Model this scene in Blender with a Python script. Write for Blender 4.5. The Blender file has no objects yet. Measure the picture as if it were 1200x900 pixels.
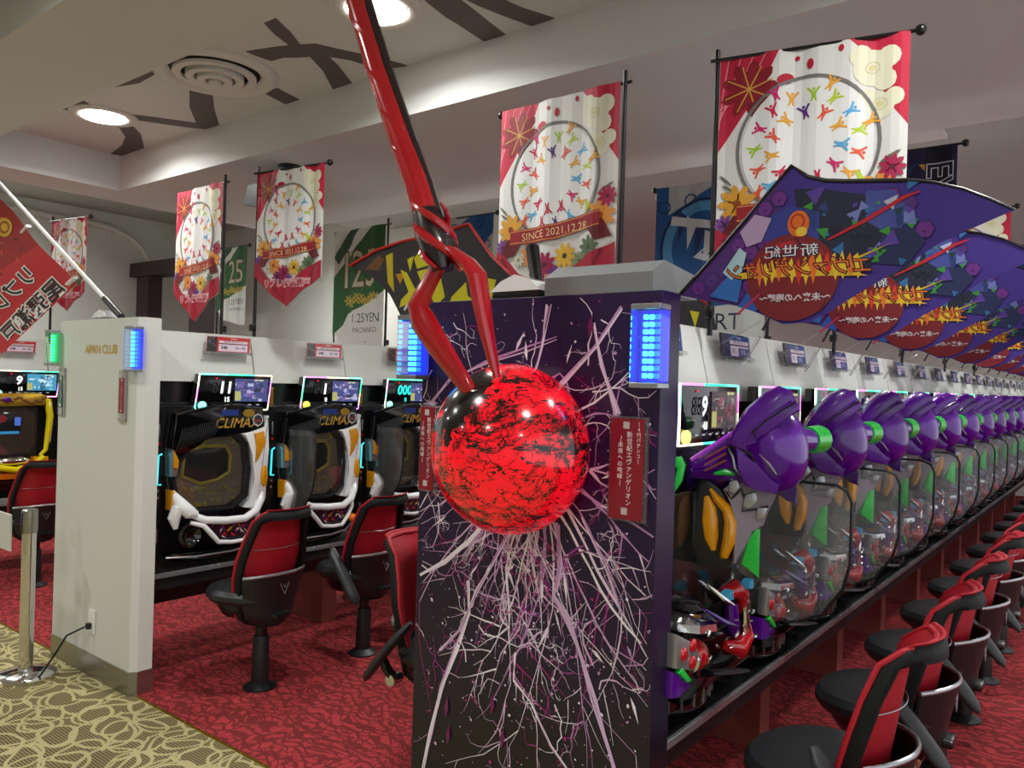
import bpy, bmesh, math, random
from mathutils import Vector, Matrix, Euler
PI = math.pi
C = bpy.context.scene.collection
random.seed(7)

# ---------------------------------------------------------------- camera, world, exposure
yaw, pitch, roll = math.radians(38.05), math.radians(-0.13), math.radians(-1.70)
fw = Vector((-math.sin(yaw)*math.cos(pitch), math.cos(yaw)*math.cos(pitch), math.sin(pitch)))
rt = Vector((math.cos(yaw), math.sin(yaw), 0)); dn = fw.cross(rt)
r2 = math.cos(roll)*rt + math.sin(roll)*dn; d2 = -math.sin(roll)*rt + math.cos(roll)*dn
cam = bpy.data.objects.new('camera', bpy.data.cameras.new('camera')); C.objects.link(cam)
m = Matrix((r2, -d2, -fw)).transposed().to_4x4(); m.translation = Vector((0, 0, 1.5))
cam.matrix_world = m
cam.data.sensor_width = 36; cam.data.lens = 929/1200*36; cam.data.clip_start = .02
sc = bpy.context.scene; sc.camera = cam
sc.view_settings.view_transform = 'Standard'; sc.view_settings.look = 'None'
sc.view_settings.gamma = 1; sc.view_settings.use_curve_mapping = False
sc.view_settings.exposure = 0.2
w = bpy.data.worlds.new('world'); sc.world = w; w.use_nodes = True
w.node_tree.nodes['Background'].inputs[0].default_value = (.80, .83, .86, 1)
w.node_tree.nodes['Background'].inputs[1].default_value = 1.15

def area(name, loc, size, power, rot=(0, 0, 0), col=(.97, 1, .97), spread=PI):
    l = bpy.data.lights.new(name, 'AREA'); l.shape = 'DISK'; l.size = size; l.energy = power; l.color = col; l.spread = 2.75
    o = bpy.data.objects.new(name, l); o.location = loc; o.rotation_euler = rot; C.objects.link(o); return o
LAMPS = [(x, y, 3.045) for y in (2.24, .45) for x in (-7.45+2.44*i if y < 1 else -4.97+2.44*i for i in range(3 if y > 1 else 4))]
LAMPS += [(x, -1.8, 2.795) for x in (-5, -2, 1)]
LAMPS2 = [(-6.0, 4.62, 2.995), (-3.32, 4.66, 2.995), (-1.62, 4.66, 2.995), (.4, 4.66, 2.995), (-8.2, 2.2, 3.245), (-7.4, 2.2, 3.245)]+[(x, y, 2.995) for y in (8.2, 11.6) for x in (-2.7, .2)]  # some are unseen lamps added behind banners and at far left to brighten walls

# ---------------------------------------------------------------- materials
def s2l(c):
    return tuple((v/12.92 if v <= .04045 else ((v+.055)/1.055)**2.4) for v in c)
def rgb(r, g, b): return s2l((r/255, g/255, b/255))
MATS = {}
def mat(name, col=(128, 128, 128), rough=.5, metal=0, emit=None, es=0, coat=0, noise=0, nscale=40, bump=0, spec=.5):
    if name in MATS: return MATS[name]
    mt = bpy.data.materials.new(name); mt.use_nodes = True; nt = mt.node_tree; b = nt.nodes['Principled BSDF']
    c = rgb(*col)
    b.inputs['Base Color'].default_value = (*c, 1); b.inputs['Roughness'].default_value = rough
    b.inputs['Metallic'].default_value = metal; b.inputs['Coat Weight'].default_value = coat
    b.inputs['Specular IOR Level'].default_value = spec
    b.inputs['Coat Roughness'].default_value = .08
    if emit: b.inputs['Emission Color'].default_value = (*rgb(*emit), 1); b.inputs['Emission Strength'].default_value = es
    tc = nt.nodes.new('ShaderNodeTexCoord'); n = nt.nodes.new('ShaderNodeTexNoise'); n.inputs['Scale'].default_value = nscale
    nt.links.new(tc.outputs['Object'], n.inputs['Vector'])
    mr = nt.nodes.new('ShaderNodeMapRange'); mr.inputs[3].default_value = max(0, rough-.06); mr.inputs[4].default_value = min(1, rough+.06)
    nt.links.new(n.outputs['Fac'], mr.inputs[0]); nt.links.new(mr.outputs[0], b.inputs['Roughness'])
    if noise:
        mx = nt.nodes.new('ShaderNodeMix'); mx.data_type = 'RGBA'
        mx.inputs[6].default_value = (*[v*(1-noise) for v in c], 1); mx.inputs[7].default_value = (*[min(1, v*(1+noise)) for v in c], 1)
        nt.links.new(n.outputs['Fac'], mx.inputs[0]); nt.links.new(mx.outputs[2], b.inputs['Base Color'])
    if bump:
        bp = nt.nodes.new('ShaderNodeBump'); bp.inputs['Strength'].default_value = bump; bp.inputs['Distance'].default_value = .002
        nt.links.new(n.outputs['Fac'], bp.inputs['Height']); nt.links.new(bp.outputs[0], b.inputs['Normal'])
    MATS[name] = mt; return mt
def vcmat(name, rough=.6, emit=0, coat=0, spec=.4, val=1):
    mt = bpy.data.materials.new(name); mt.use_nodes = True; nt = mt.node_tree; b = nt.nodes['Principled BSDF']
    a = nt.nodes.new('ShaderNodeAttribute'); a.attribute_name = 'Col'
    b.inputs['Roughness'].default_value = rough; b.inputs['Coat Weight'].default_value = coat; b.inputs['Specular IOR Level'].default_value = spec
    if emit:
        b.inputs['Base Color'].default_value = (.01, .01, .01, 1)
        nt.links.new(a.outputs['Color'], b.inputs['Emission Color']); b.inputs['Emission Strength'].default_value = emit
    elif val != 1:
        hs = nt.nodes.new('ShaderNodeHueSaturation'); hs.inputs['Value'].default_value = val; nt.links.new(a.outputs['Color'], hs.inputs['Color']); nt.links.new(hs.outputs[0], b.inputs['Base Color'])
    else: nt.links.new(a.outputs['Color'], b.inputs['Base Color'])
    MATS[name] = mt; return mt
P_CLOTH = vcmat('printed_cloth', .65, val=.78); P_GLOSS = vcmat('printed_panel', .35, coat=.3)
P_SCREEN = vcmat('lit_screen', .2, emit=1.3); P_NEON = vcmat('lit_edge', .3, emit=2.6); P_PLASTIC = vcmat('coloured_plastic', .3)

def acrylic(name, haze=.08, col=(1, 1, 1), gl=.08):
    mt = bpy.data.materials.new(name); mt.use_nodes = True; nt = mt.node_tree; nt.nodes.clear()
    o = nt.nodes.new('ShaderNodeOutputMaterial'); t = nt.nodes.new('ShaderNodeBsdfTransparent'); g = nt.nodes.new('ShaderNodeBsdfGlossy')
    d = nt.nodes.new('ShaderNodeBsdfDiffuse'); d.inputs[0].default_value = (*col, 1); t.inputs[0].default_value = (*[.8+.2*c for c in col], 1)
    g.inputs['Roughness'].default_value = .05
    m1 = nt.nodes.new('ShaderNodeMixShader'); m2 = nt.nodes.new('ShaderNodeMixShader'); fr = nt.nodes.new('ShaderNodeFresnel'); fr.inputs[0].default_value = 1.4
    ad = nt.nodes.new('ShaderNodeMath'); ad.operation = 'ADD'; ad.inputs[1].default_value = gl*.3; nt.links.new(fr.outputs[0], ad.inputs[0])
    m1.inputs[0].default_value = haze; nt.links.new(t.outputs[0], m1.inputs[1]); nt.links.new(d.outputs[0], m1.inputs[2])
    nt.links.new(ad.outputs[0], m2.inputs[0]); nt.links.new(m1.outputs[0], m2.inputs[1]); nt.links.new(g.outputs[0], m2.inputs[2]); nt.links.new(m2.outputs[0], o.inputs[0])
    MATS[name] = mt; return mt
ACR = acrylic('clear_acrylic', .075, (.8, .83, .85)); ACR2 = acrylic('clear_holder', .06)
GLASS = acrylic('play_glass', .01)

M = dict(
 black=mat('black_plastic', (14, 14, 16), .3, noise=.2), satin=mat('black_satin', (22, 23, 26), .45, noise=.2), glossb=mat('gloss_black', (8, 8, 11), .1, coat=.5),
 white=mat('white_board', (214, 214, 208), .55, noise=.035, nscale=260, bump=.15), whitep=mat('white_plastic', (235, 236, 238), .18, coat=.5),
 steel=mat('brushed_steel', (165, 163, 158), .34, 1, noise=.03, nscale=18), chrome=mat('chrome', (225, 225, 228), .1, 1), counter=mat('counter_top', (38, 40, 44), .22, .3, noise=.1),
 brown=mat('brown_laminate', (124, 62, 56), .4, noise=.12, nscale=9), red=mat('red_mesh_fabric', (176, 12, 34), .55, noise=.18, nscale=600, bump=.3),
 leather=mat('black_vinyl', (32, 34, 37), .42, noise=.12, nscale=120, bump=.1), silver=mat('silver_plastic', (170, 172, 176), .25, .7),
 purple=mat('purple_gloss_plastic', (84, 8, 136), .2, 0, coat=.35, noise=.12, nscale=8), purpled=mat('deep_purple_plastic', (54, 6, 100), .22, 0, coat=.3), green=mat('green_plastic', (22, 190, 60), .28, coat=.3),
 amber=mat('amber_lens', (206, 138, 10), .22, coat=.4, emit=(206, 130, 8), es=.06, noise=.15, nscale=20), greyp=mat('grey_armour_plastic', (142, 130, 142), .35, noise=.06), redp=mat('red_plastic', (190, 14, 24), .15, coat=.7),
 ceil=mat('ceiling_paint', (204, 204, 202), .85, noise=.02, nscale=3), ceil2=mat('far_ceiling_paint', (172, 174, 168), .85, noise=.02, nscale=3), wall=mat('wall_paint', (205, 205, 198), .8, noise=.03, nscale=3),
 darkwood=mat('dark_wood', (48, 32, 34), .5, noise=.2, nscale=12), decal=mat('brown_decal', (92, 82, 80), .7, noise=.05), greybox=mat('grey_housing', (120, 122, 124), .5, noise=.05),
 cyan=mat('cyan_light', (10, 60, 70), .4, emit=(60, 220, 235), es=1.6), blue=mat('blue_led', (5, 10, 80), .4, emit=(20, 90, 255), es=3.5), cyanled=mat('cyan_led', (5, 30, 80), .4, emit=(60, 210, 255), es=3.6),
 greenled=mat('green_led', (5, 70, 30), .4, emit=(20, 255, 130), es=3), lampm=mat('lamp_disc', (255, 255, 255), .4, emit=(255, 250, 240), es=14), yellow=mat('yellow_plastic', (222, 206, 10), .2, coat=.6, noise=.08),
 orange=mat('orange_plastic', (232, 120, 10), .2, coat=.6), pearl=mat('pearl_white_plastic', (245, 246, 248), .12, coat=.7), smoke=mat('glowing_playfield', (96, 86, 70), .35, emit=(110, 96, 72), es=.10, noise=.5, nscale=45, bump=.6),  # playfield emission stands in for the light of LEDs inside the machine
 gold=mat('gold_trim', (190, 150, 50), .25, .8), gold2=mat('gold_letters', (214, 186, 60), .25, .6), signred=mat('dark_red_sign', (140, 16, 38), .3, coat=.3), signgreen=mat('green_sign', (34, 92, 66), .3, coat=.3), paper=mat('white_print', (232, 232, 228), .6),
 polew=mat('white_pole', (235, 235, 232), .35), vent=mat('vent_white', (205, 202, 196), .6), ventd=mat('vent_gap', (30, 28, 28), .8), camgrey=mat('projector_grey', (96, 100, 102), .5),
 spear=mat('red_spear_lacquer', (170, 4, 20), .22, coat=.7, noise=.2, nscale=14), speark=mat('black_spear_lacquer', (26, 10, 14), .3, coat=.5), bluecloth=mat('blue_belt', (24, 40, 170), .6), tealp=mat('teal_light_panel', (10, 40, 46), .2, emit=(20, 90, 90), es=.25),
 lightblue=mat('pale_blue_lens', (60, 140, 170), .2, emit=(60, 170, 220), es=.12), blueglow=mat('blue_glow_plate', (10, 20, 120), .3, emit=(20, 50, 255), es=.9), greenglow=mat('green_glow_plate', (10, 80, 40), .3, emit=(20, 220, 120), es=.4), led_w=mat('white_led', (240, 240, 240), .3, emit=(255, 255, 255), es=1.8),
)

def nodemat(name, build):
    mt = bpy.data.materials.new(name); mt.use_nodes = True; nt = mt.node_tree; b = nt.nodes['Principled BSDF']
    N = lambda t, **k: nt.nodes.new(t); L = nt.links.new
    tc = N('ShaderNodeTexCoord'); build(nt, b, N, L, tc); MATS[name] = mt; return mt
def math_(nt, op, a, b=None, clamp=False):
    n = nt.nodes.new('ShaderNodeMath'); n.operation = op; n.use_clamp = clamp
    for i, v in enumerate((a, b)):
        if v is None: continue
        if isinstance(v, (int, float)): n.inputs[i].default_value = v
        else: nt.links.new(v, n.inputs[i])
    return n.outputs[0]
def mixc(nt, f, a, b):
    n = nt.nodes.new('ShaderNodeMix'); n.data_type = 'RGBA'
    for i, v in ((0, f), (6, a), (7, b)):
        if isinstance(v, tuple): n.inputs[i].default_value = (*v, 1)
        elif isinstance(v, (int, float)): n.inputs[i].default_value = v
        else: nt.links.new(v, n.inputs[i])
    return n.outputs[2]
def red_carpet(nt, b, N, L, tc):
    n = N('ShaderNodeTexNoise'); n.inputs['Scale'].default_value = 2.6; n.inputs['Detail'].default_value = 1.5; L(tc.outputs['Object'], n.inputs['Vector'])
    ad = N('ShaderNodeVectorMath'); ad.operation = 'SCALE'; ad.inputs['Scale'].default_value = .9; L(n.outputs['Color'], ad.inputs[0])
    a2 = N('ShaderNodeVectorMath'); L(tc.outputs['Object'], a2.inputs[0]); L(ad.outputs[0], a2.inputs[1])
    v = N('ShaderNodeTexVoronoi'); v.feature = 'DISTANCE_TO_EDGE'; v.inputs['Scale'].default_value = 15; L(a2.outputs[0], v.inputs['Vector'])
    wv = N('ShaderNodeTexWave'); wv.wave_type = 'RINGS'; wv.inputs['Scale'].default_value = 5.5; wv.inputs['Distortion'].default_value = 11; wv.inputs['Detail'].default_value = 1.5; wv.inputs['Detail Scale'].default_value = 1.6; L(tc.outputs['Object'], wv.inputs['Vector'])
    e = math_(nt, 'LESS_THAN', v.outputs['Distance'], .075)
    k = math_(nt, 'GREATER_THAN', wv.outputs['Fac'], .72)
    f = math_(nt, 'MAXIMUM', e, k)
    fine = N('ShaderNodeTexNoise'); fine.inputs['Scale'].default_value = 420; L(tc.outputs['Object'], fine.inputs['Vector'])
    base = mixc(nt, fine.outputs['Fac'], rgb(150, 44, 50), rgb(190, 70, 74)); dark = mixc(nt, fine.outputs['Fac'], rgb(84, 32, 33), rgb(122, 50, 48))
    L(mixc(nt, math_(nt, 'MULTIPLY', f, .85), base, dark), b.inputs['Base Color']); b.inputs['Roughness'].default_value = .95; b.inputs['Specular IOR Level'].default_value = .1
    bp = N('ShaderNodeBump'); bp.inputs['Strength'].default_value = .5; bp.inputs['Distance'].default_value = .003; L(fine.outputs['Fac'], bp.inputs['Height']); L(bp.outputs[0], b.inputs['Normal'])
def beige_carpet(nt, b, N, L, tc):
    n = N('ShaderNodeTexNoise'); n.inputs['Scale'].default_value = 1.7; L(tc.outputs['Object'], n.inputs['Vector'])
    ad = N('ShaderNodeVectorMath'); ad.operation = 'SCALE'; ad.inputs['Scale'].default_value = .45; L(n.outputs['Color'], ad.inputs[0])
    a2 = N('ShaderNodeVectorMath'); L(tc.outputs['Object'], a2.inputs[0]); L(ad.outputs[0], a2.inputs[1])
    f = None
    for s, off, r in ((5.6, 0, .46), (5.6, 3.3, .46), (3.6, 7.1, .47)):
        mp = N('ShaderNodeMapping'); mp.inputs['Location'].default_value = (off, off*.7, 0); L(a2.outputs[0], mp.inputs[0])
        v = N('ShaderNodeTexVoronoi'); v.voronoi_dimensions = '2D'; v.inputs['Scale'].default_value = s; v.inputs['Randomness'].default_value = .55; L(mp.outputs[0], v.inputs['Vector'])
        d = math_(nt, 'ABSOLUTE', math_(nt, 'SUBTRACT', v.outputs['Distance'], r)); g = math_(nt, 'LESS_THAN', d, .030*s/4)
        f = g if f is None else math_(nt, 'MAXIMUM', f, g)
    v2 = N('ShaderNodeTexWave'); v2.inputs['Scale'].default_value = 26; v2.inputs['Distortion'].default_value = .4; v2.bands_direction = 'Y'; L(tc.outputs['Object'], v2.inputs['Vector'])
    fine = N('ShaderNodeTexNoise'); fine.inputs['Scale'].default_value = 300; L(tc.outputs['Object'], fine.inputs['Vector'])
    base = mixc(nt, math_(nt, 'GREATER_THAN', v2.outputs['Fac'], .62), rgb(138, 126, 90), rgb(82, 72, 50)); lite = mixc(nt, fine.outputs['Fac'], rgb(164, 152, 108), rgb(196, 184, 138))
    L(mixc(nt, f, base, lite), b.inputs['Base Color']); b.inputs['Roughness'].default_value = .95; b.inputs['Specular IOR Level'].default_value = .1
    bp = N('ShaderNodeBump'); bp.inputs['Strength'].default_value = .4; bp.inputs['Distance'].default_value = .003; L(fine.outputs['Fac'], bp.inputs['Height']); L(bp.outputs[0], b.inputs['Normal'])
def ball_mat(nt, b, N, L, tc):
    mp = N('ShaderNodeMapping'); mp.inputs['Scale'].default_value = (1, 1, 1.5); mp.inputs['Rotation'].default_value = (0, .25, 0); L(tc.outputs['Object'], mp.inputs[0])
    n = N('ShaderNodeTexNoise'); n.inputs['Scale'].default_value = 6; n.inputs['Detail'].default_value = 15; n.inputs['Roughness'].default_value = .93; n.inputs['Distortion'].default_value = .6; L(mp.outputs[0], n.inputs['Vector'])
    n2 = N('ShaderNodeTexNoise'); n2.inputs['Scale'].default_value = 14; n2.inputs['Detail'].default_value = 6; L(tc.outputs['Object'], n2.inputs['Vector'])
    ad = N('ShaderNodeVectorMath'); ad.operation = 'SCALE'; ad.inputs['Scale'].default_value = .25; L(n2.outputs['Color'], ad.inputs[0])
    a2 = N('ShaderNodeVectorMath'); L(mp.outputs[0], a2.inputs[0]); L(ad.outputs[0], a2.inputs[1])
    v = N('ShaderNodeTexVoronoi'); v.feature = 'DISTANCE_TO_EDGE'; v.inputs['Scale'].default_value = 13; L(a2.outputs[0], v.inputs['Vector'])
    # burnt patch round the spear tips, thin cracks, smears
    dd = N('ShaderNodeVectorMath'); dd.operation = 'DISTANCE'; L(tc.outputs['Object'], dd.inputs[0]); dd.inputs[1].default_value = (-.07, -.13, .13)
    burn = math_(nt, 'LESS_THAN', math_(nt, 'ADD', dd.outputs['Value'], math_(nt, 'MULTIPLY', math_(nt, 'SUBTRACT', n2.outputs['Fac'], .5), .26)), .10)
    cr = math_(nt, 'MULTIPLY', math_(nt, 'LESS_THAN', v.outputs['Distance'], .03), math_(nt, 'GREATER_THAN', n2.outputs['Fac'], .5))
    sm = math_(nt, 'GREATER_THAN', n.outputs['Fac'], .522)
    mq = N('ShaderNodeMapping'); mq.inputs['Scale'].default_value = (2.2, 2.2, 11); mq.inputs['Rotation'].default_value = (.1, .2, 0); L(tc.outputs['Object'], mq.inputs[0])
    n3 = N('ShaderNodeTexNoise'); n3.inputs['Scale'].default_value = 3.2; n3.inputs['Detail'].default_value = 10; n3.inputs['Roughness'].default_value = .75; L(mq.outputs[0], n3.inputs['Vector'])
    sm = math_(nt, 'MAXIMUM', sm, math_(nt, 'GREATER_THAN', n3.outputs['Fac'], .575))
    k = math_(nt, 'MAXIMUM', math_(nt, 'MAXIMUM', burn, cr), sm)
    L(mixc(nt, k, rgb(240, 10, 34), rgb(12, 4, 8)), b.inputs['Base Color']); b.inputs['Roughness'].default_value = .16; b.inputs['Coat Weight'].default_value = .6
    L(mixc(nt, k, rgb(255, 6, 34), (0, 0, 0)), b.inputs['Emission Color']); b.inputs['Emission Strength'].default_value = .32
def panel_mat(nt, b, N, L, tc):
    sx = N('ShaderNodeSeparateXYZ'); L(tc.outputs['Object'], sx.inputs[0])
    mr = N('ShaderNodeMapRange'); mr.inputs[1].default_value = .4; mr.inputs[2].default_value = 1.3; L(sx.outputs[2], mr.inputs[0])
    n = N('ShaderNodeTexNoise'); n.inputs['Scale'].default_value = 3; n.inputs['Detail'].default_value = 5; L(tc.outputs['Object'], n.inputs['Vector'])
    f = math_(nt, 'ADD', mr.outputs[0], math_(nt, 'MULTIPLY', math_(nt, 'SUBTRACT', n.outputs['Fac'], .5), .8), True)
    L(mixc(nt, f, rgb(26, 20, 26), rgb(36, 12, 62)), b.inputs['Base Color']); b.inputs['Roughness'].default_value = .32
M['carpet'] = nodemat('red_scroll_carpet', red_carpet); M['beige'] = nodemat('beige_loop_carpet', beige_carpet)
M['ball'] = nodemat('cracked_red_ball', ball_mat); M['panel'] = nodemat('purple_print_board', panel_mat)

# ---------------------------------------------------------------- mesh helpers
class MB:
    def __init__(s): s.bm = bmesh.new()
    def box(s, c, d, bev=0, rot=None, seg=2):
        g = bmesh.ops.create_cube(s.bm, size=1)['verts']
        bmesh.ops.scale(s.bm, vec=d, verts=g)
        if bev:
            es = list({e for v in g for e in v.link_edges})
            r = bmesh.ops.bevel(s.bm, geom=es, offset=bev, segments=seg, affect='EDGES', profile=.5); g = list({v for f in r['faces'] for v in f.verts} | set(v for v in g if v.is_valid))
        if rot: bmesh.ops.rotate(s.bm, cent=(0, 0, 0), matrix=Euler(rot).to_matrix(), verts=g)
        bmesh.ops.translate(s.bm, vec=c, verts=g); return s
    def bb(s, x0, x1, y0, y1, z0, z1, bev=0): return s.box(((x0+x1)/2, (y0+y1)/2, (z0+z1)/2), (abs(x1-x0), abs(y1-y0), abs(z1-z0)), bev)
    def ell(s, c, r, rot=None, n=20, m_=12):
        g = bmesh.ops.create_uvsphere(s.bm, u_segments=n, v_segments=m_, radius=1)['verts']; bmesh.ops.scale(s.bm, vec=r, verts=g)
        if rot: bmesh.ops.rotate(s.bm, cent=(0, 0, 0), matrix=Euler(rot).to_matrix(), verts=g)
        bmesh.ops.translate(s.bm, vec=c, verts=g); return s
    def tube(s, pts, r, n=10, closed=False, cap=True, flat=1.0):
        pts = [Vector(p) for p in pts]; k = len(pts); rs = r if isinstance(r, (list, tuple)) else [r]*k; rings = []; up = None
        for i, p in enumerate(pts):
            t = (pts[(i+1) % k]-pts[i-1]) if closed else (pts[min(i+1, k-1)]-pts[max(i-1, 0)]); t.normalize()
            if up is None: up = Vector((0, 0, 1)) if abs(t.z) < .9 else Vector((0, 1, 0))
            a = t.cross(up); a = a.normalized() if a.length > 1e-5 else t.orthogonal().normalized(); b = a.cross(t).normalized(); up = b
            rings.append([s.bm.verts.new(p+a*(rs[i]*math.cos(2*PI*j/n))+b*(rs[i]*flat*math.sin(2*PI*j/n))) for j in range(n)])
        for i in range(k if closed else k-1):
            A, B = rings[i], rings[(i+1) % k]
            for j in range(n): s.bm.faces.new((A[j], A[(j+1) % n], B[(j+1) % n], B[j]))
        if cap and not closed: s.bm.faces.new(rings[0][::-1]); s.bm.faces.new(rings[-1])
        return s
    def cyl(s, p0, p1, r0, r1=None, n=20): return s.tube([p0, p1], [r0, r0 if r1 is None else r1], n)
    def lathe(s, prof, c=(0, 0, 0), n=24, axis='z'):
        rings = []
        for r, h in prof:
            rg = []
            for j in range(n):
                a = 2*PI*j/n; x, y = r*math.cos(a), r*math.sin(a)
                p = (x, y, h) if axis == 'z' else (x, h, y) if axis == 'y' else (h, x, y)
                rg.append(s.bm.verts.new(Vector(p)+Vector(c)))
            rings.append(rg)
        for A, B in zip(rings, rings[1:]):
            for j in range(n): s.bm.faces.new((A[j], A[(j+1) % n], B[(j+1) % n], B[j]))
        s.bm.faces.new(rings[0][::-1]); s.bm.faces.new(rings[-1]); return s
    def prism(s, pts, d0, d1, plane='xz', bev=0):
        # outline in a plane, given real thickness from d0 to d1 along the third axis
        f = {'xz': lambda a, b, d: (a, d, b), 'xy': lambda a, b, d: (a, b, d), 'yz': lambda a, b, d: (d, a, b)}[plane]
        A = [s.bm.verts.new(f(a, b, d0)) for a, b in pts]; B = [s.bm.verts.new(f(a, b, d1)) for a, b in pts]; k = len(pts)
        fs = [s.bm.faces.new(A), s.bm.faces.new(B[::-1])]
        for i in range(k): fs.append(s.bm.faces.new((A[i], B[i], B[(i+1) % k], A[(i+1) % k])))
        if bev:
            es = list({e for fc in fs[:2] for e in fc.edges})
            bmesh.ops.bevel(s.bm, geom=es, offset=bev, segments=2, affect='EDGES', profile=.5)
        return s
    def band(s, outer, inner, d0, d1, plane='xz'):
        f = {'xz': lambda a, b, d: (a, d, b), 'xy': lambda a, b, d: (a, b, d), 'yz': lambda a, b, d: (d, a, b)}[plane]; k = len(outer)
        V = [[s.bm.verts.new(f(a, b, d)) for a, b in P] for P, d in ((outer, d0), (inner, d0), (outer, d1), (inner, d1))]
        for i in range(k):
            j = (i+1) % k
            s.bm.faces.new((V[0][i], V[0][j], V[1][j], V[1][i])); s.bm.faces.new((V[2][i], V[3][i], V[3][j], V[2][j]))
            s.bm.faces.new((V[0][i], V[2][i], V[2][j], V[0][j])); s.bm.faces.new((V[1][i], V[1][j], V[3][j], V[3][i]))
        return s
    def grid(s, fn, nu, nv, thick=None):
        G = [[s.bm.verts.new(fn(i/nu, j/nv)) for i in range(nu+1)] for j in range(nv+1)]
        for j in range(nv):
            for i in range(nu): s.bm.faces.new((G[j][i], G[j][i+1], G[j+1][i+1], G[j+1][i]))
        if thick:
            t = Vector(thick); H = [[s.bm.verts.new(v.co+t) for v in row] for row in G]
            for j in range(nv):
                for i in range(nu): s.bm.faces.new((H[j][i], H[j+1][i], H[j+1][i+1], H[j][i+1]))
            rim = [(0, i) for i in range(nu)]+[(j, nu) for j in range(nv)]+[(nv, i) for i in range(nu, 0, -1)]+[(j, 0) for j in range(nv, 0, -1)]
            for a in range(len(rim)):
                (j, i), (j2, i2) = rim[a], rim[(a+1) % len(rim)]
                s.bm.faces.new((G[j][i], H[j][i], H[j2][i2], G[j2][i2]))
        return s
    def build(s, name, mt, parent=None, smooth=True, ang=.6):
        bmesh.ops.recalc_face_normals(s.bm, faces=s.bm.faces)
        if smooth:
            for f in s.bm.faces: f.smooth = True
            for e in s.bm.edges:
                if len(e.link_faces) == 2 and e.calc_face_angle(0) > ang: e.smooth = False
        me = bpy.data.meshes.new(name); s.bm.to_mesh(me); s.bm.free()
        me.materials.append((M.get(mt) or MATS[mt]) if isinstance(mt, str) else mt)
        o = bpy.data.objects.new(name, me); C.objects.link(o)
        if parent: o.parent = parent
        return o
def tag(o, label, cat, group=None):
    o['label'] = label; o['category'] = cat
    if group: o['group'] = group
    return o
def thing(name, label, cat, loc=(0, 0, 0), rz=0, group=None, rot=None):
    o = bpy.data.objects.new(name, None); C.objects.link(o); o.empty_display_size = .05; o.location = loc; o.rotation_euler = rot or (0, 0, rz)
    return tag(o, label, cat, group)
def struct(o): o['kind'] = 'structure'; return o
def dup(o, loc=None, rz=None, label=None, parent=None):
    r = o.copy(); C.objects.link(r)
    if parent: r.parent = parent
    if loc is not None: r.location = loc
    if rz is not None: r.rotation_euler = (0, 0, rz)
    if label: r['label'] = label
    for ch in o.children: dup(ch, parent=r)
    return r

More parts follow.
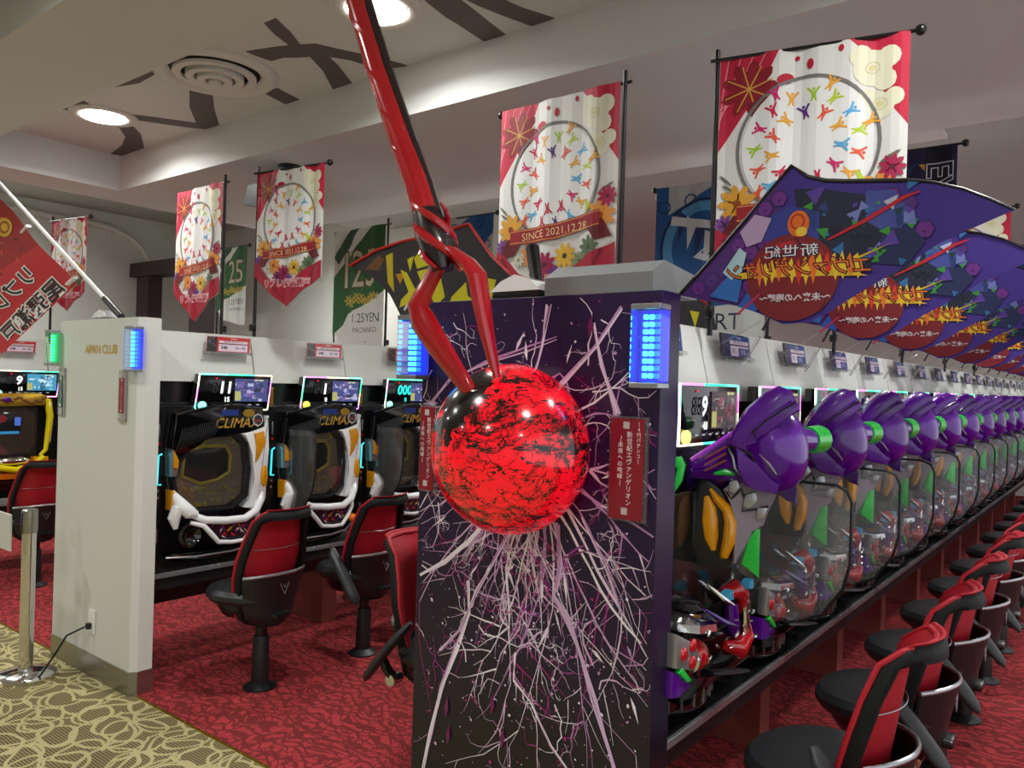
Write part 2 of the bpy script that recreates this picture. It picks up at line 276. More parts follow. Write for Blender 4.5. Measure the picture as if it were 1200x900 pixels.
# text -> flat triangles
_tc = {}
def glyphs(txt, size=1, align='CENTER', bold=0, shear=0, space=1):
    key = (txt, align, bold, shear, space)
    if key not in _tc:
        cu = bpy.data.curves.new('t', 'FONT'); cu.body = txt; cu.size = 1; cu.align_x = align; cu.align_y = 'CENTER'; cu.resolution_u = 2; cu.offset = bold; cu.shear = shear; cu.space_character = space
        ob = bpy.data.objects.new('t', cu); C.objects.link(ob)
        dg = bpy.context.evaluated_depsgraph_get(); me = bpy.data.meshes.new_from_object(ob.evaluated_get(dg))
        _tc[key] = ([tuple(v.co[:2]) for v in me.vertices], [tuple(p.vertices) for p in me.polygons])
        bpy.data.objects.remove(ob); bpy.data.curves.remove(cu); bpy.data.meshes.remove(me)
    v, f = _tc[key]; return [(a*size, b*size) for a, b in v], f
class Print:
    """flat print made of coloured shapes in (u, w); each shape lies a hair above the last"""
    def __init__(s, step=.00004): s.V = []; s.F = []; s.K = []; s.h = 0; s.step = step
    def up(s): s.h += s.step
    def poly(s, pts, col, up=True):
        if up: s.up()
        i = len(s.V); s.V += [(p[0], p[1], s.h) for p in pts]; s.F.append(tuple(range(i, i+len(pts)))); s.K.append(s2l([c/255 for c in col])); return s
    def rect(s, x0, y0, x1, y1, col, up=True): return s.poly([(x0, y0), (x1, y0), (x1, y1), (x0, y1)], col, up)
    def ell(s, x, y, rx, ry, col, n=20, rot=0, up=True):
        c, d = math.cos(rot), math.sin(rot)
        return s.poly([(x+rx*math.cos(t)*c-ry*math.sin(t)*d, y+rx*math.cos(t)*d+ry*math.sin(t)*c) for t in (2*PI*i/n for i in range(n))], col, up)
    def ring(s, x, y, rx, ry, w, col, n=40, up=True):
        if up: s.up()
        for i in range(n):
            a, b = 2*PI*i/n, 2*PI*(i+1)/n
            s.poly([(x+rx*math.cos(a), y+ry*math.sin(a)), (x+rx*math.cos(b), y+ry*math.sin(b)), (x+(rx-w)*math.cos(b), y+(ry-w)*math.sin(b)), (x+(rx-w)*math.cos(a), y+(ry-w)*math.sin(a))], col, False)
        return s
    def line(s, pts, w, col, taper=False, up=True):
        if up: s.up()
        k = len(pts); L = []
        for i, p in enumerate(pts):
            a = pts[max(0, i-1)]; b = pts[min(k-1, i+1)]; dx, dy = b[0]-a[0], b[1]-a[1]; l = math.hypot(dx, dy) or 1
            ww = (w[i] if isinstance(w, (list, tuple)) else w*(1-i/(k-1)*.92 if taper else 1))/2; L.append(((p[0]-dy/l*ww, p[1]+dx/l*ww), (p[0]+dy/l*ww, p[1]-dx/l*ww)))
        for (a, b), (c, d) in zip(L, L[1:]): s.poly([a, b, d, c], col, False)
        return s
    def text(s, t, x, y, size, col, rot=0, align='CENTER', mirror=False, bold=0, shear=0, sx=1, space=1):
        s.up(); v, f = glyphs(t, size, align, bold, shear, space); c, d = math.cos(rot), math.sin(rot); i0 = len(s.V)
        for a, b in v:
            a *= sx*(-1 if mirror else 1); s.V.append((x+a*c-b*d, y+a*d+b*c, s.h))
        k = s2l([q/255 for q in col])
        for q in f: s.F.append(tuple(i+i0 for i in q)); s.K.append(k)
        return s
    def otext(s, t, x, y, size, col, edge, ow=.03, **k):
        s.text(t, x, y, size, edge, **{**k, 'bold': ow+k.get('bold', 0)}); return s.text(t, x, y, size, col, bold=k.get('bold', 0), **{a: b for a, b in k.items() if a != 'bold'})
    def build(s, name, mt, parent, fn, cuts=None):
        bm = bmesh.new(); vs = [bm.verts.new(v) for v in s.V]; lay = bm.loops.layers.float_color.new('Col')
        for f, k in zip(s.F, s.K):
            try: fc = bm.faces.new([vs[i] for i in f])
            except ValueError: continue
            for l in fc.loops: l[lay] = (*k, 1)
        bmesh.ops.triangulate(bm, faces=[f for f in bm.faces if len(f.verts) > 4])
        for c in (cuts or []):
            bmesh.ops.bisect_plane(bm, geom=bm.verts[:]+bm.edges[:]+bm.faces[:], plane_co=(c, 0, 0), plane_no=(1, 0, 0), dist=1e-6)
        for v in bm.verts: v.co = Vector(fn(*v.co))
        me = bpy.data.meshes.new(name); bm.to_mesh(me); bm.free(); me.materials.append(mt)
        o = bpy.data.objects.new(name, me); C.objects.link(o)
        if parent: o.parent = parent
        return o
def fold(f, u0, du):
    # cloth fold that is straight between the cut lines, so every printed layer follows it exactly
    def g(u):
        i = math.floor((u-u0)/du+1e-9); a = u0+i*du; t = (u-a)/du; return f(a)*(1-t)+f(a+du)*t
    return g
ORD = ['nearest', 'second', 'third', 'fourth', 'fifth', 'sixth', 'seventh', 'eighth', 'ninth', 'tenth', 'eleventh', 'twelfth', 'thirteenth', 'fourteenth', 'fifteenth', 'sixteenth', 'seventeenth', 'eighteenth', 'nineteenth', 'twentieth']
PIT = .645

# ---------------------------------------------------------------- setting
struct(MB().bb(-12, 3, 1.835, 14.5, -.1, 0).build('floor_carpet', 'carpet', smooth=False)).name = 'floor'
struct(MB().bb(-12, 3, -4, 1.835, -.1, 0).build('floor_walkway', 'beige', smooth=False)).name = 'floor_front'
struct(MB().bb(-12, 3, 1.828, 1.842, 0, .002).build('trim_1', 'gold', smooth=False))
# lower ceiling at 2.80 with two recessed trays at 3.05
cm = MB()
cm.bb(-6.2, 3, 2.74, 4.33, 2.8, 3.4).bb(-12, 3, 1.205, 1.72, 2.8, 3.4).bb(-6.2, -5.8, 1.72, 2.74, 2.8, 3.4).bb(-12, 3, -4, -1.0, 2.8, 3.4).bb(-12, -9.6, -1, 1.205, 2.8, 3.4)
struct(cm.build('ceiling', 'ceil', smooth=False))
struct(MB().bb(-5.8, 3, 1.72, 2.74, 3.05, 3.4).bb(-9.6, 3, -1.0, 1.205, 3.05, 3.4).build('ceiling_tray', 'ceil', smooth=False))
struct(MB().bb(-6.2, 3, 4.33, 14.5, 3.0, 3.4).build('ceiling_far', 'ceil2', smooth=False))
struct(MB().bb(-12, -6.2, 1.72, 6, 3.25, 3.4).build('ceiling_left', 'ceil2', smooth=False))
struct(MB().bb(-9.2, -9, -4, 5.65, 0, 3.3).build('wall_left', 'wall', smooth=False))
struct(MB().bb(-9.0, -3.75, 5.5, 5.65, 0, 3.3).build('wall_partition', 'wall', smooth=False))
struct(MB().bb(-12, 3, 14.3, 14.5, 0, 3.0).build('wall_back', 'wall', smooth=False))
struct(MB().bb(-12, 3, -4.2, -4, 0, 2.8).build('wall_front', 'wall', smooth=False))
# moulded arch on the left wall
struct(MB().tube([(-8.99, y, z) for y, z in ((-3, 3.14), (1, 3.13), (3.0, 3.12), (3.55, 3.10), (3.9, 3.10), (4.15, 3.08), (4.36, 3.01), (4.5, 2.9), (4.6, 2.75), (4.66, 2.55), (4.69, 2.3), (4.7, 1.5))], .07, 10, flat=.6).build('trim_2', 'wall'))
# dark timber portal
struct(MB().bb(-8.88, -8.62, 4.42, 4.58, 0, 2.57).bb(-8.97, -7.45, 4.38, 4.6, 2.56, 2.71).bb(-7.76, -7.54, 4.42, 4.58, 0, 2.57).build('door_1', 'darkwood', smooth=False))

# painted scroll bands on the tray ceiling
from itertools import count
def ceil_pt(px, py, z):
    d = r2*(px-600)+d2*(py-450)+fw*929; t = (z-1.5)/d.z; return (d.x*t, d.y*t)
SCR = [[(305, 22), (322, 20), (340, 37), (352, 52), (370, 51), (400, 58), (433, 65), (450, 69), (480, 77), (450, 80), (433, 77), (410, 70), (385, 66), (397, 77), (413, 98), (390, 104), (378, 82), (363, 66), (350, 67), (332, 67), (318, 71), (303, 66), (288, 60), (320, 55), (339, 53), (322, 40)],
       [(325, 103), (352, 117), (335, 122), (308, 108)], [(222, 103), (249, 109), (251, 127), (257, 147), (242, 151), (220, 149), (143, 138), (135, 132), (180, 137), (230, 144), (222, 125)],
       [(133, 102), (148, 95), (179, 83), (181, 87), (163, 97)], [(73, 128), (98, 118), (110, 125), (130, 138), (140, 140), (155, 147), (165, 157), (169, 173), (143, 182), (130, 180), (143, 170), (147, 160), (140, 150), (127, 143), (110, 134), (97, 130)],
       [(480, -20), (515, -20), (560, 15), (593, 41), (567, 48), (535, 27), (523, 20), (500, 2)], [(520, -14), (575, -8), (610, 8), (650, 21), (623, 30), (590, 18), (560, 6)]]
for i, s in enumerate(SCR):
    mb = MB(); mb.prism([ceil_pt(x, y, 3.05) for x, y in s], 3.05, 3.047, 'xy'); o = mb.build('ceiling_scroll', 'decal', smooth=False); struct(o); o.name = 'trim_%d' % (i+3)
o = MB().prism([(-4.6, 1.0), (-3.9, 1.2), (-2.9, 1.2), (-2.7, .95), (-3.3, .75), (-4.2, .6)], 3.05, 3.047, 'xy').build('trim_10', 'decal', smooth=False); struct(o)

# recessed lamps
def downlight(x, y, z, label, p, grp='round recessed ceiling lamps'):
    t = thing('ceiling_lamp', label, 'ceiling lamp', (x, y, z), group=grp)
    MB().lathe([(.13, .004), (.135, -.006), (.165, -.012), (.19, -.008), (.195, .004)], n=32).build('trim_ring', 'vent', t)
    MB().lathe([(.125, .0), (.125, -.012), (.0, -.014)], n=32).build('lamp_disc', 'lampm', t)
    area('lamp_light', (x, y, z-.03), .24, p*.8, (0, 0, 0)).parent = None
vis = {(-4.97, 2.24): 'bright round lamp in the ceiling tray, left of the round air vent', (-2.53, 2.24): 'bright round lamp in the ceiling tray behind the red spear shaft'}
for x, y, z in LAMPS:
    downlight(x, y, z, vis.get((round(x, 2), y), 'round recessed lamp in the ceiling outside the picture, near %s' % ('the walkway' if y < 1 else 'the right tray end')), 20 if z > 3 else 18)
L2 = ['added to brighten the left end of the grey partition wall', 'added as fill, hidden behind the banner reading SINCE 2021.12.28', 'added as fill, hidden behind the largest floral banner', 'over the far right aisle', 'added out of view to brighten the left wall arch', 'added out of view as fill over the yellow-framed machine', 'over the far left side of the right island', 'over the far chairs of the right row', 'at the far end of the hall, left', 'at the far end of the hall, right']
for (x, y, z), q in zip(LAMPS2, L2): downlight(x, y, z, 'round recessed ceiling lamp ' + q, 30, 'far ceiling lamps')

def diffuser(x, y, z, R_, label):
    t = thing('air_diffuser', label, 'air vent', (x, y, z))
    MB().lathe([(R_, 0), (R_*1.0, -.012), (R_*.93, -.03), (R_*.8, -.02), (R_*.72, 0)], n=48).build('outer_ring', 'vent', t)
    MB().lathe([(R_*.72, -.001), (0, -.002)], n=40).build('dark_throat', 'ventd', t)
    for k, f in enumerate((.66, .46, .28)):
        MB().band([(R_*f*math.cos(a), R_*f*math.sin(a)) for a in (2*PI*i/36 for i in range(36))], [(R_*(f-.13)*math.cos(a), R_*(f-.13)*math.sin(a)) for a in (2*PI*i/36 for i in range(36))], -.03-.012*k, -.015, 'xy').build('cone_ring', 'vent', t)
    MB().lathe([(R_*.1, -.02), (R_*.1, -.06), (0, -.062)], n=24).build('centre_cap', 'vent', t)
diffuser(-3.75, 2.24, 3.05, .31, 'large round white air diffuser with concentric rings in the ceiling tray')
diffuser(-2.75, 5.75, 3.0, .3, 'round air diffuser on the lower ceiling behind the spiked right banners')
t = thing('ceiling_air_unit', 'flat white ceiling air conditioner with a slotted grille', 'air conditioner', (-1.15, 4.9, 3.0), .0)
MB().bb(-.65, .28, -.2, .2, -.03, 0, .006).build('panel', 'vent', t)
for k in range(14): MB().bb(-.6+.035*k, -.58+.035*k, -.1, .0, -.034, -.028).build('slat', 'ventd', t)
t = thing('ceiling_sprinkler', 'small dark sprinkler head in the low ceiling at upper left', 'sprinkler', (-4.62, 1.48, 2.8))
MB().lathe([(.04, 0), (.035, -.01), (.012, -.012), (.012, -.03), (.02, -.034)]).build('rose', 'vent', t); MB().lathe([(.018, -.028), (.022, -.04)]).build('nozzle', 'black', t)
t = thing('spotlight_fitting', 'small dark eyeball fitting in the far ceiling right of the violet banner', 'ceiling fitting', (-.62, 4.6, 3.0))
MB().lathe([(.06, 0), (.06, -.01), (.04, -.012)]).build('rim', 'vent', t); MB().ell((0, 0, -.01), (.03, .03, .012)).build('lens', 'black', t)

# ---------------------------------------------------------------- machine islands (long axis +Y)
def island(cx, y1, label, fins, grp=None):
    t = thing("machine_island", label, "machine island", (cx, 1.915, 0))
    L = y1-1.9
    MB().bb(-.2, .2, .02, L, .62, 1.455).build('core', 'black', t, False)
    for s in (1, -1):
        MB().bb(s*.12, s*.378, .0, L, .495, .53, .003).build('counter', 'counter', t, False)
        MB().bb(s*.378, s*.39, .0, L, .512, .536, .002).build('counter_edge', 'silver', t, False)
        MB().bb(s*.355, s*.375, .0, L, .455, .494).build('valance', 'satin', t, False)
        MB().bb(s*.18, s*.2, .0, L, .34, .49).build('kick_board', 'black', t, False)
        MB().bb(s*.2, s*.24, .0, L, 1.337, 1.35).build('shelf', 'satin', t, False)
        n = int(L/PIT)+1
        pm = None
        for k in range(n):
            if pm is None:
                mb = MB(); mb.prism([(s*.225, 1.455), (s*.165, 1.705), (s*.14, 1.705), (s*.2, 1.455)], .004, PIT-.004, 'xz'); 
                pm = mb.build('fascia_panel', 'white', t, False); pm.location = (0, 0, 0)
            else:
                q = pm.copy(); C.objects.link(q); q.location = (0, k*PIT, 0)
            if k == n-1: pass
    MB().bb(-.165, .165, 0, L, 1.695, 1.71).build('top_board', 'white', t, False)
    for y in fins:
        for s in (1, -1): MB().bb(s*.05, s*.18, y-1.915, y-1.9+.1, 0, .495, .002).build('support_leg', 'brown', t, False)
        MB().bb(-.3, .3, y-1.915, y-1.9+.1, .0, .455).build('support_board', 'brown', t, False) if False else None
    return t
fins = [2.3, 3.24, 4.33, 5.25, 6.28, 7.2, 8.04, 9.1, 10.1, 11.2, 12.2]
isB = island(-1.36, 13.9, 'long black machine island with white fascia behind the purple splattered board', [])
isA = island(-4.02, 5.4, 'long black machine island with white fascia behind the white end board', [])
isC = island(-6.68, 5.4, 'machine island with white fascia behind the red flag at far left', [])
for isl in (isB, isA, isC):
    f0 = None
    for y in (fins if isl is isB else [3.1, 4.2, 5.1]):
        if f0 is None: f0 = MB().bb(-.18, .18, 0, .11, 0, .495, .003).build('support_leg', 'brown', isl, False); f0.location = (0, y-1.915, 0)
        else: q = f0.copy(); C.objects.link(q); q.location = (0, y-1.915, 0)

# ---------------------------------------------------------------- end boards
# white board closing island A
t = thing('end_board', 'tall white speckled end board with steel skirting and gold club lettering', 'end panel', (-4.02, 1.81, 0))
MB().prism([(-.41, 0), (.41, 0), (.43, .03), (.43, .1), (-.41, .1)], .11, 1.75, 'xy').build('board', 'white', t, False)
MB().prism([(-.414, -.004), (.413, -.004), (.435, .028), (.435, .103), (-.414, .103)], .0, .11, 'xy').build('steel_skirting', 'steel', t, False)
p = Print(); p.text('APAN CLUB', 0, 0, .062, (206, 170, 40), bold=.01, space=1.0)
p.build('gold_lettering', P_GLOSS, t, lambda u, w_, h: (.05+u, -.003-h, 1.60+w_))
mb = MB()
v, f = glyphs('APAN CLUB', .062, 'CENTER', .01, 0, 1.0)
for q in f:
    a = [mb.bm.verts.new((.05+v[i][0], -.009, 1.60+v[i][1])) for i in q]
o = mb.build('tmp', 'gold2', t); bpy.data.objects.remove(o)
def slim_sign(x, z0, z1, wd, mt, label, parent_y=1.81):
    s = thing('slim_sign', label, 'sign', (x, parent_y, z0))
    h = z1-z0
    MB().bb(-wd*.5-.01, wd*.5+.01, -.012, -.001, -.03, h+.03, .002).build('clear_holder', 'clear_holder', s, False)
    MB().bb(-wd*.5, wd*.5, -.0142, -.0122, .01, h-.01).build('sign_card', mt, s, False)
    for a in (-wd*.4, wd*.4):
        for b in (-.018, h+.018): MB().lathe([(.004, 0), (.004, -.004), (0, -.005)], (a, -.012, b), 10, 'y').build('screw', 'chrome', s)
    return s
sg = slim_sign(-3.725, 1.29, 1.475, .05, 'signred', 'narrow dark red sign in a clear holder on the white end board')
p = Print()
for k, (ch, a) in enumerate([('■', 0), ('―', 90), ('4', 0), ('円', 0), ('パ', 0), ('チ', 0), ('ン', 0), ('コ', 0), ('―', 90), ('■', 0)]): p.text(ch, 0, -.016*k, .014, (236, 226, 224), rot=math.radians(a))
p.build('lettering', P_GLOSS, sg, lambda u, w_, h: (u, -.0145-h, .165+w_))
sg = slim_sign(-4.38, 1.29, 1.475, .05, 'signgreen', 'narrow green sign in a clear holder at the left of the white end board')
p = Print(); p.line([(-.015, -.15), (.01, -.1), (-.01, -.06), (.012, -.01)], .008, (150, 180, 165)); p.rect(-.008, -.155, .01, -.14, (230, 235, 230)); p.rect(-.008, -.015, .01, 0, (230, 235, 230))
p.build('print', P_GLOSS, sg, lambda u, w_, h: (u, -.0145-h, .17+w_))
t = thing('wall_socket', 'white wall socket low on the white end board with a black plug', 'socket', (-3.98, 1.81, .27))
MB().bb(-.035, .035, -.008, -.001, -.06, .06, .003).build('plate', 'paper', t, False); MB().bb(-.012, .012, -.03, -.008, -.035, -.005, .004).build('plug', 'black', t)
cab = MB().tube([(-3.98, 1.775, .25), (-4.0, 1.70, .22), (-4.04, 1.66, .12), (-4.08, 1.62, .03), (-4.12, 1.60, .006), (-4.25, 1.42, .005), (-4.34, 1.45, .005), (-4.5, 1.5, .005), (-4.7, 1.3, .005)], .005, 8).build('power_cable', 'black')
tag(cab, 'thin black cable running from the white socket across the beige carpet', 'cable')

# led lamp boxes
def led_box(x, y, z0, z1, wd, dp, led, label, rz=0, cols=3, rows=9):
    t = thing('led_beacon', label, 'light box', (x, y, z0), rz)
    h = z1-z0
    MB().bb(-wd/2, wd/2, -dp, 0, .014, h-.014, .004).build('clear_cover', 'clear_acrylic', t, False)
    MB().bb(-wd/2+.003, wd/2-.003, -.012, -.002, .0, h, .002).build('back_plate', 'blueglow' if led == 'cyanled' else 'greenglow', t, False)
    MB().bb(-wd/2, wd/2, -dp, 0, 0, .014, .002).build('bottom_cap', 'silver', t, False); MB().bb(-wd/2, wd/2, -dp, 0, h-.014, h, .002).build('top_cap', 'silver', t, False)
    c0 = {}
    for i in range(cols):
        for j in range(rows):
            a = -wd/2+.016+(wd-.032)*(i+.5)/cols; b = .022+(h-.044)*(j+.5)/rows
            key = led if i % 3 != 2 else ('blue' if led == 'cyanled' else led)
            if key not in c0: c0[key] = MB().box((0, 0, 0), ((wd-.032)/cols*.72, .012, (h-.044)/rows*.68), .003).build('led_cell', key, t); c0[key].location = (a, -.022, b)
            else: q = c0[key].copy(); C.objects.link(q); q.location = (a, -.022, b)
    return t
led_box(-3.598, 1.81, 1.495, 1.705, .085, .05, 'cyanled', 'blue led beacon at the top corner of the white end board')
led_box(-.952, 1.80, 1.495, 1.705, .082, .06, 'cyanled', 'blue led beacon at the top right corner of the purple board')
led_box(-1.785, 1.80, 1.50, 1.70, .085, .06, 'cyanled', 'blue led beacon at the top left corner of the purple board, under the spear')
led_box(-4.44, 1.80, 1.515, 1.70, .07, .05, 'greenled', 'green led beacon at the left edge of the white end board', cols=2)

# printed board closing island B
t = thing('display_board', 'tall dark purple board printed with white and pink splatter cracks', 'display panel', (-1.36, 1.81, 0))
MB().bb(-.42, .42, 0, .1, 0, 1.745, .002).build('board', 'panel', t, False)
rnd = random.Random(5); p = Print(.000002); bx, bz = .022, 1.318
WHT = [(232, 214, 232), (214, 178, 214), (190, 140, 190), (240, 232, 240)]; PNK = [(176, 40, 130), (130, 40, 110), (150, 60, 140)]
def inside(x, z): return -.418 < x < .418 and .004 < z < 1.742
def crack(x, z, a, L, w0, col, br=2, jit=.35, n=9):
    pts = [(x, z)]; ws = [w0]
    for i in range(n):
        a += rnd.gauss(0, jit); x += math.cos(a)*L/n; z += math.sin(a)*L/n
        if not inside(x, z): break
        pts.append((x, z)); ws.append(w0*(1-(i+1)/n)*rnd.uniform(.5, 1.35)+.0008)
        if br and rnd.random() < .3: crack(x, z, a+rnd.choice((-1, 1))*rnd.uniform(.4, 1.2), L*rnd.uniform(.25, .5), w0*.5, rnd.choice(WHT+PNK[:1]), br-1, jit, 6)
    if len(pts) > 1: p.line(pts, ws, col)
for k in range(22):
    a = rnd.uniform(0, 2*PI); r0 = .2
    crack(bx+r0*math.cos(a), bz+r0*math.sin(a), a+rnd.gauss(0, .2), rnd.uniform(.15, .42), rnd.uniform(.003, .009), rnd.choice(WHT))
for k in range(30):    # long drips below the ball
    a = -PI/2+rnd.gauss(0, .62)
    crack(bx+.2*math.cos(a), bz+.2*math.sin(a), a+rnd.gauss(0, .08), rnd.uniform(.2, .85), rnd.uniform(.004, .012), rnd.choice(WHT), 2, .12, 12)
for k in range(34): crack(rnd.uniform(-.4, .3), rnd.uniform(.55, 1.15), rnd.uniform(0, 2*PI), rnd.uniform(.08, .3), rnd.uniform(.002, .006), rnd.choice(WHT+PNK), 2, .6)
for k in range(16): crack(rnd.choice((rnd.uniform(-.41, -.25), rnd.uniform(.2, .4))), rnd.uniform(1.05, 1.72), rnd.uniform(0, 2*PI), rnd.uniform(.1, .3), rnd.uniform(.002, .006), rnd.choice(WHT), 2, .4)
for pl, w0 in (([(.11, .92), (.16, .86), (.2, .78), (.25, .66), (.32, .5), (.37, .38), (.40, .3)], .014), ([(-.2, .9), (-.19, .8), (-.24, .68), (-.3, .55), (-.34, .4), (-.37, .25)], .014), ([(-.02, .72), (-.01, .65), (.05, .6), (.12, .5), (.2, .43), (.27, .44), (.38, .46)], .007),
               ([(-.1, 1.12), (-.2, 1.02), (-.3, .94), (-.4, .88)], .016), ([(-.02, 1.12), (-.09, 1.0), (-.16, .88), (-.22, .74), (-.3, .66)], .01), ([(.12, 1.11), (.13, 1.0), (.12, .93)], .014), ([(.2, 1.14), (.28, 1.02), (.33, .9)], .007), ([(-.4, 1.4), (-.3, 1.5), (-.15, 1.56), (.0, 1.6), (.1, 1.63)], .01), ([(.12, 1.5), (.22, 1.6), (.3, 1.7)], .012), ([(.3, 1.42), (.25, 1.55), (.22, 1.66)], .012), ([(.07, 1.72), (.05, 1.6), (.02, 1.5)], .008)):
    for q in range(3): p.line([(x+rnd.gauss(0, .004), z+rnd.gauss(0, .004)) for x, z in pl], [w0*rnd.uniform(.25, 1.1)*(1-.6*i/len(pl)) for i in range(len(pl))], rnd.choice(WHT))
for k in range(46):
    a = rnd.uniform(0, 2*PI) if k < 20 else -PI/2+rnd.gauss(0, .6); r = rnd.uniform(.21, .45 if k < 30 else .75); x, z = bx+r*math.cos(a), bz+r*math.sin(a); l = rnd.uniform(.03, .1); q = a+rnd.gauss(0, .35); w_ = rnd.uniform(.003, .008)
    if inside(x, z) and inside(x+l*math.cos(q), z+l*math.sin(q)): p.poly([(x, z), (x+l*.35*math.cos(q)-w_*math.sin(q), z+l*.35*math.sin(q)+w_*math.cos(q)), (x+l*math.cos(q), z+l*math.sin(q)), (x+l*.4*math.cos(q)+w_*.5*math.sin(q), z+l*.4*math.sin(q)-w_*.5*math.cos(q))], rnd.choice(WHT))
for k in range(900):
    x, z = rnd.uniform(-.41, .41), rnd.uniform(.3, 1.73)
    if rnd.random() < .5: x, z = bx+rnd.gauss(0, .2), .85+rnd.gauss(0, .2)
    if not inside(x, z): continue
    r = abs(rnd.gauss(0, .0018))+.0006; p.ell(x, z, r, r*rnd.uniform(.4, 1.6), rnd.choice(WHT+PNK[:1]), 5, rnd.uniform(0, 3))
for x, z in ((-.27, .42), (-.1, .56), (-.06, .47), (-.28, .5), (.2, 1.66)): p.poly([(x, z), (x+.012, z+.03), (x+.017, z-.01), (x+.004, z-.035)], (110, 24, 84)); 
p.build('splatter_print', P_GLOSS, t, lambda u, w_, h: (u, -.0006-h, w_))
t2 = thing('projector_housing', 'grey wedge-topped housing on the top right of the purple board', 'housing', (-1.13, 1.83, 1.745))
MB().prism([(-.02, 0), (.24, 0), (.24, .066), (.04, .086), (-.02, .05)], -.18, .16, 'yz').build('case', 'greybox', t2, False)
t2 = thing('flood_lamp', 'small white lamp head with dark lens ring on top of the purple board', 'lamp', (-1.42, 1.86, 1.745))
MB().prism([(-.09, .02), (-.05, .05), (.0, .068), (.06, .05), (.09, .02)], -.05, .05, 'xz').build('white_hood', 'pearl', t2, False); MB().bb(-.085, .085, -.045, .045, 0, .02, .003).build('dark_base', 'black', t2)
MB().cyl((.01, .05, .05), (-.05, .1, .17), .018, .022).build('black_barrel', 'black', t2)
# narrow red signs on the board
def tall_sign(x, z0, z1, wd, label):
    s = thing('hanging_sign', label, 'sign', (x, 1.81, z0)); h = z1-z0
    MB().bb(-wd/2-.006, wd/2+.008, -.014, -.002, -.006, h+.006, .002).build('clear_holder', 'clear_holder', s, False)
    MB().bb(-wd/2, wd/2, -.0165, -.0142, 0, h).build('sign_card', 'signred', s, False)
    p = Print(); c = (238, 226, 228)
    p.rect(-.012, h-.026, .006, h-.008, (200, 190, 190)); p.rect(-.012, .012, .006, .03, (200, 190, 190))
    def col(txt, x0, y0, st, sz):
        for k, ch in enumerate(txt): p.text(ch, x0, y0-st*k, sz, c, rot=-PI/2 if ch in '―〜ー' else 0, bold=.01)
    col('―4円パチンコ―', .034, h-.014, .0135, .0125); col('新世紀エヴァンゲリオン', .008, h-.042, .0175, .0175); col('〜未来への咆哮〜', -.018, h-.052, .0165, .016)
    p.build('lettering', P_GLOSS, s, lambda u, w_, h_: (u, -.0168-h_, w_)); return s
tall_sign(-1.022, 1.155, 1.415, .098, 'tall dark red sign with vertical white lettering right of the red ball')
tall_sign(-1.735, 1.155, 1.415, .06, 'dark red sign half hidden behind the left side of the red ball')
mb = MB().ell((0, 0, 0), (.232, .19, .232), n=64, m_=40)
for v in mb.bm.verts: v.co.y = min(v.co.y, .106)
b = mb.build('red_ball', 'ball'); b.location = (-1.335, 1.70, 1.318)
tag(b, 'big glossy red ball with black cracks mounted on the purple board', 'ball')

# forked spear
t = thing('forked_spear', 'long twisted red two-pronged spear stuck into the red ball', 'spear', (-1.30, 1.52, 1.45))
def W(pts, dy=0): return [(x+1.30, y-1.52+dy, z-1.45) for x, y, z in pts]
shaft = [(-1.845, 1.50, 2.74), (-1.80, 1.50, 2.62), (-1.70, 1.51, 2.37), (-1.61, 1.52, 2.17), (-1.545, 1.53, 2.03), (-1.50, 1.53, 1.925)]
MB().tube(W(shaft), [.028, .029, .031, .033, .036, .038], 12).build('shaft', 'spear', t)
mb = MB()
for k in range(2):
    pts = []; rr = []
    for i in range(90):
        f = i/89; j = f*(len(shaft)-1); a = int(min(j, len(shaft)-2)); q = Vector(shaft[a]).lerp(Vector(shaft[a+1]), j-a); an = f*26+k*PI
        pts.append((q.x+.023*math.cos(an), q.y+.023*math.sin(an), q.z)); rr.append(.0115)
    mb.tube(W(pts), rr, 6)
mb.build('twist_strand', 'spear', t)
pts = [(x+.026, y+.014, z-.004) for x, y, z in shaft]; MB().tube(W(pts), .019, 8).build('black_strand', 'speark', t)
MB().tube(W([(-1.51, 1.53, 1.95), (-1.49, 1.53, 1.90), (-1.455, 1.53, 1.85), (-1.44, 1.53, 1.79)]), [.038, .046, .048, .03], 12).build('fork_collar', 'speark', t)
mb = MB()
for k in range(3):
    pts = [(-1.50+.02*f+.044*math.cos(f*1.7+k*2.1), 1.53+.046*math.sin(f*1.7+k*2.1), 1.97-.06*f) for f in [i/4 for i in range(13)]]
    mb.tube(W(pts), [.004+.009*math.sin(PI*i/12) for i in range(13)], 7)
mb.build('collar_wrap', 'spear', t)
MB().tube(W([(-1.45, 1.53, 1.86), (-1.46, 1.53, 1.80), (-1.50, 1.53, 1.745), (-1.528, 1.53, 1.70), (-1.515, 1.535, 1.66), (-1.47, 1.545, 1.60), (-1.415, 1.56, 1.53), (-1.36, 1.575, 1.46), (-1.338, 1.585, 1.425)]), [.020, .025, .027, .036, .042, .038, .030, .021, .013], 12, flat=.6).build('prong', 'spear', t)
MB().tube(W([(-1.45, 1.53, 1.855), (-1.405, 1.53, 1.835), (-1.35, 1.53, 1.80), (-1.325, 1.535, 1.77), (-1.315, 1.545, 1.70), (-1.305, 1.555, 1.63), (-1.295, 1.57, 1.56), (-1.286, 1.58, 1.51)]), [.018, .024, .03, .037, .034, .028, .021, .013], 12, flat=.6).build('prong', 'spear', t)

mat('frame_black', (17, 18, 20), .6, spec=.25)
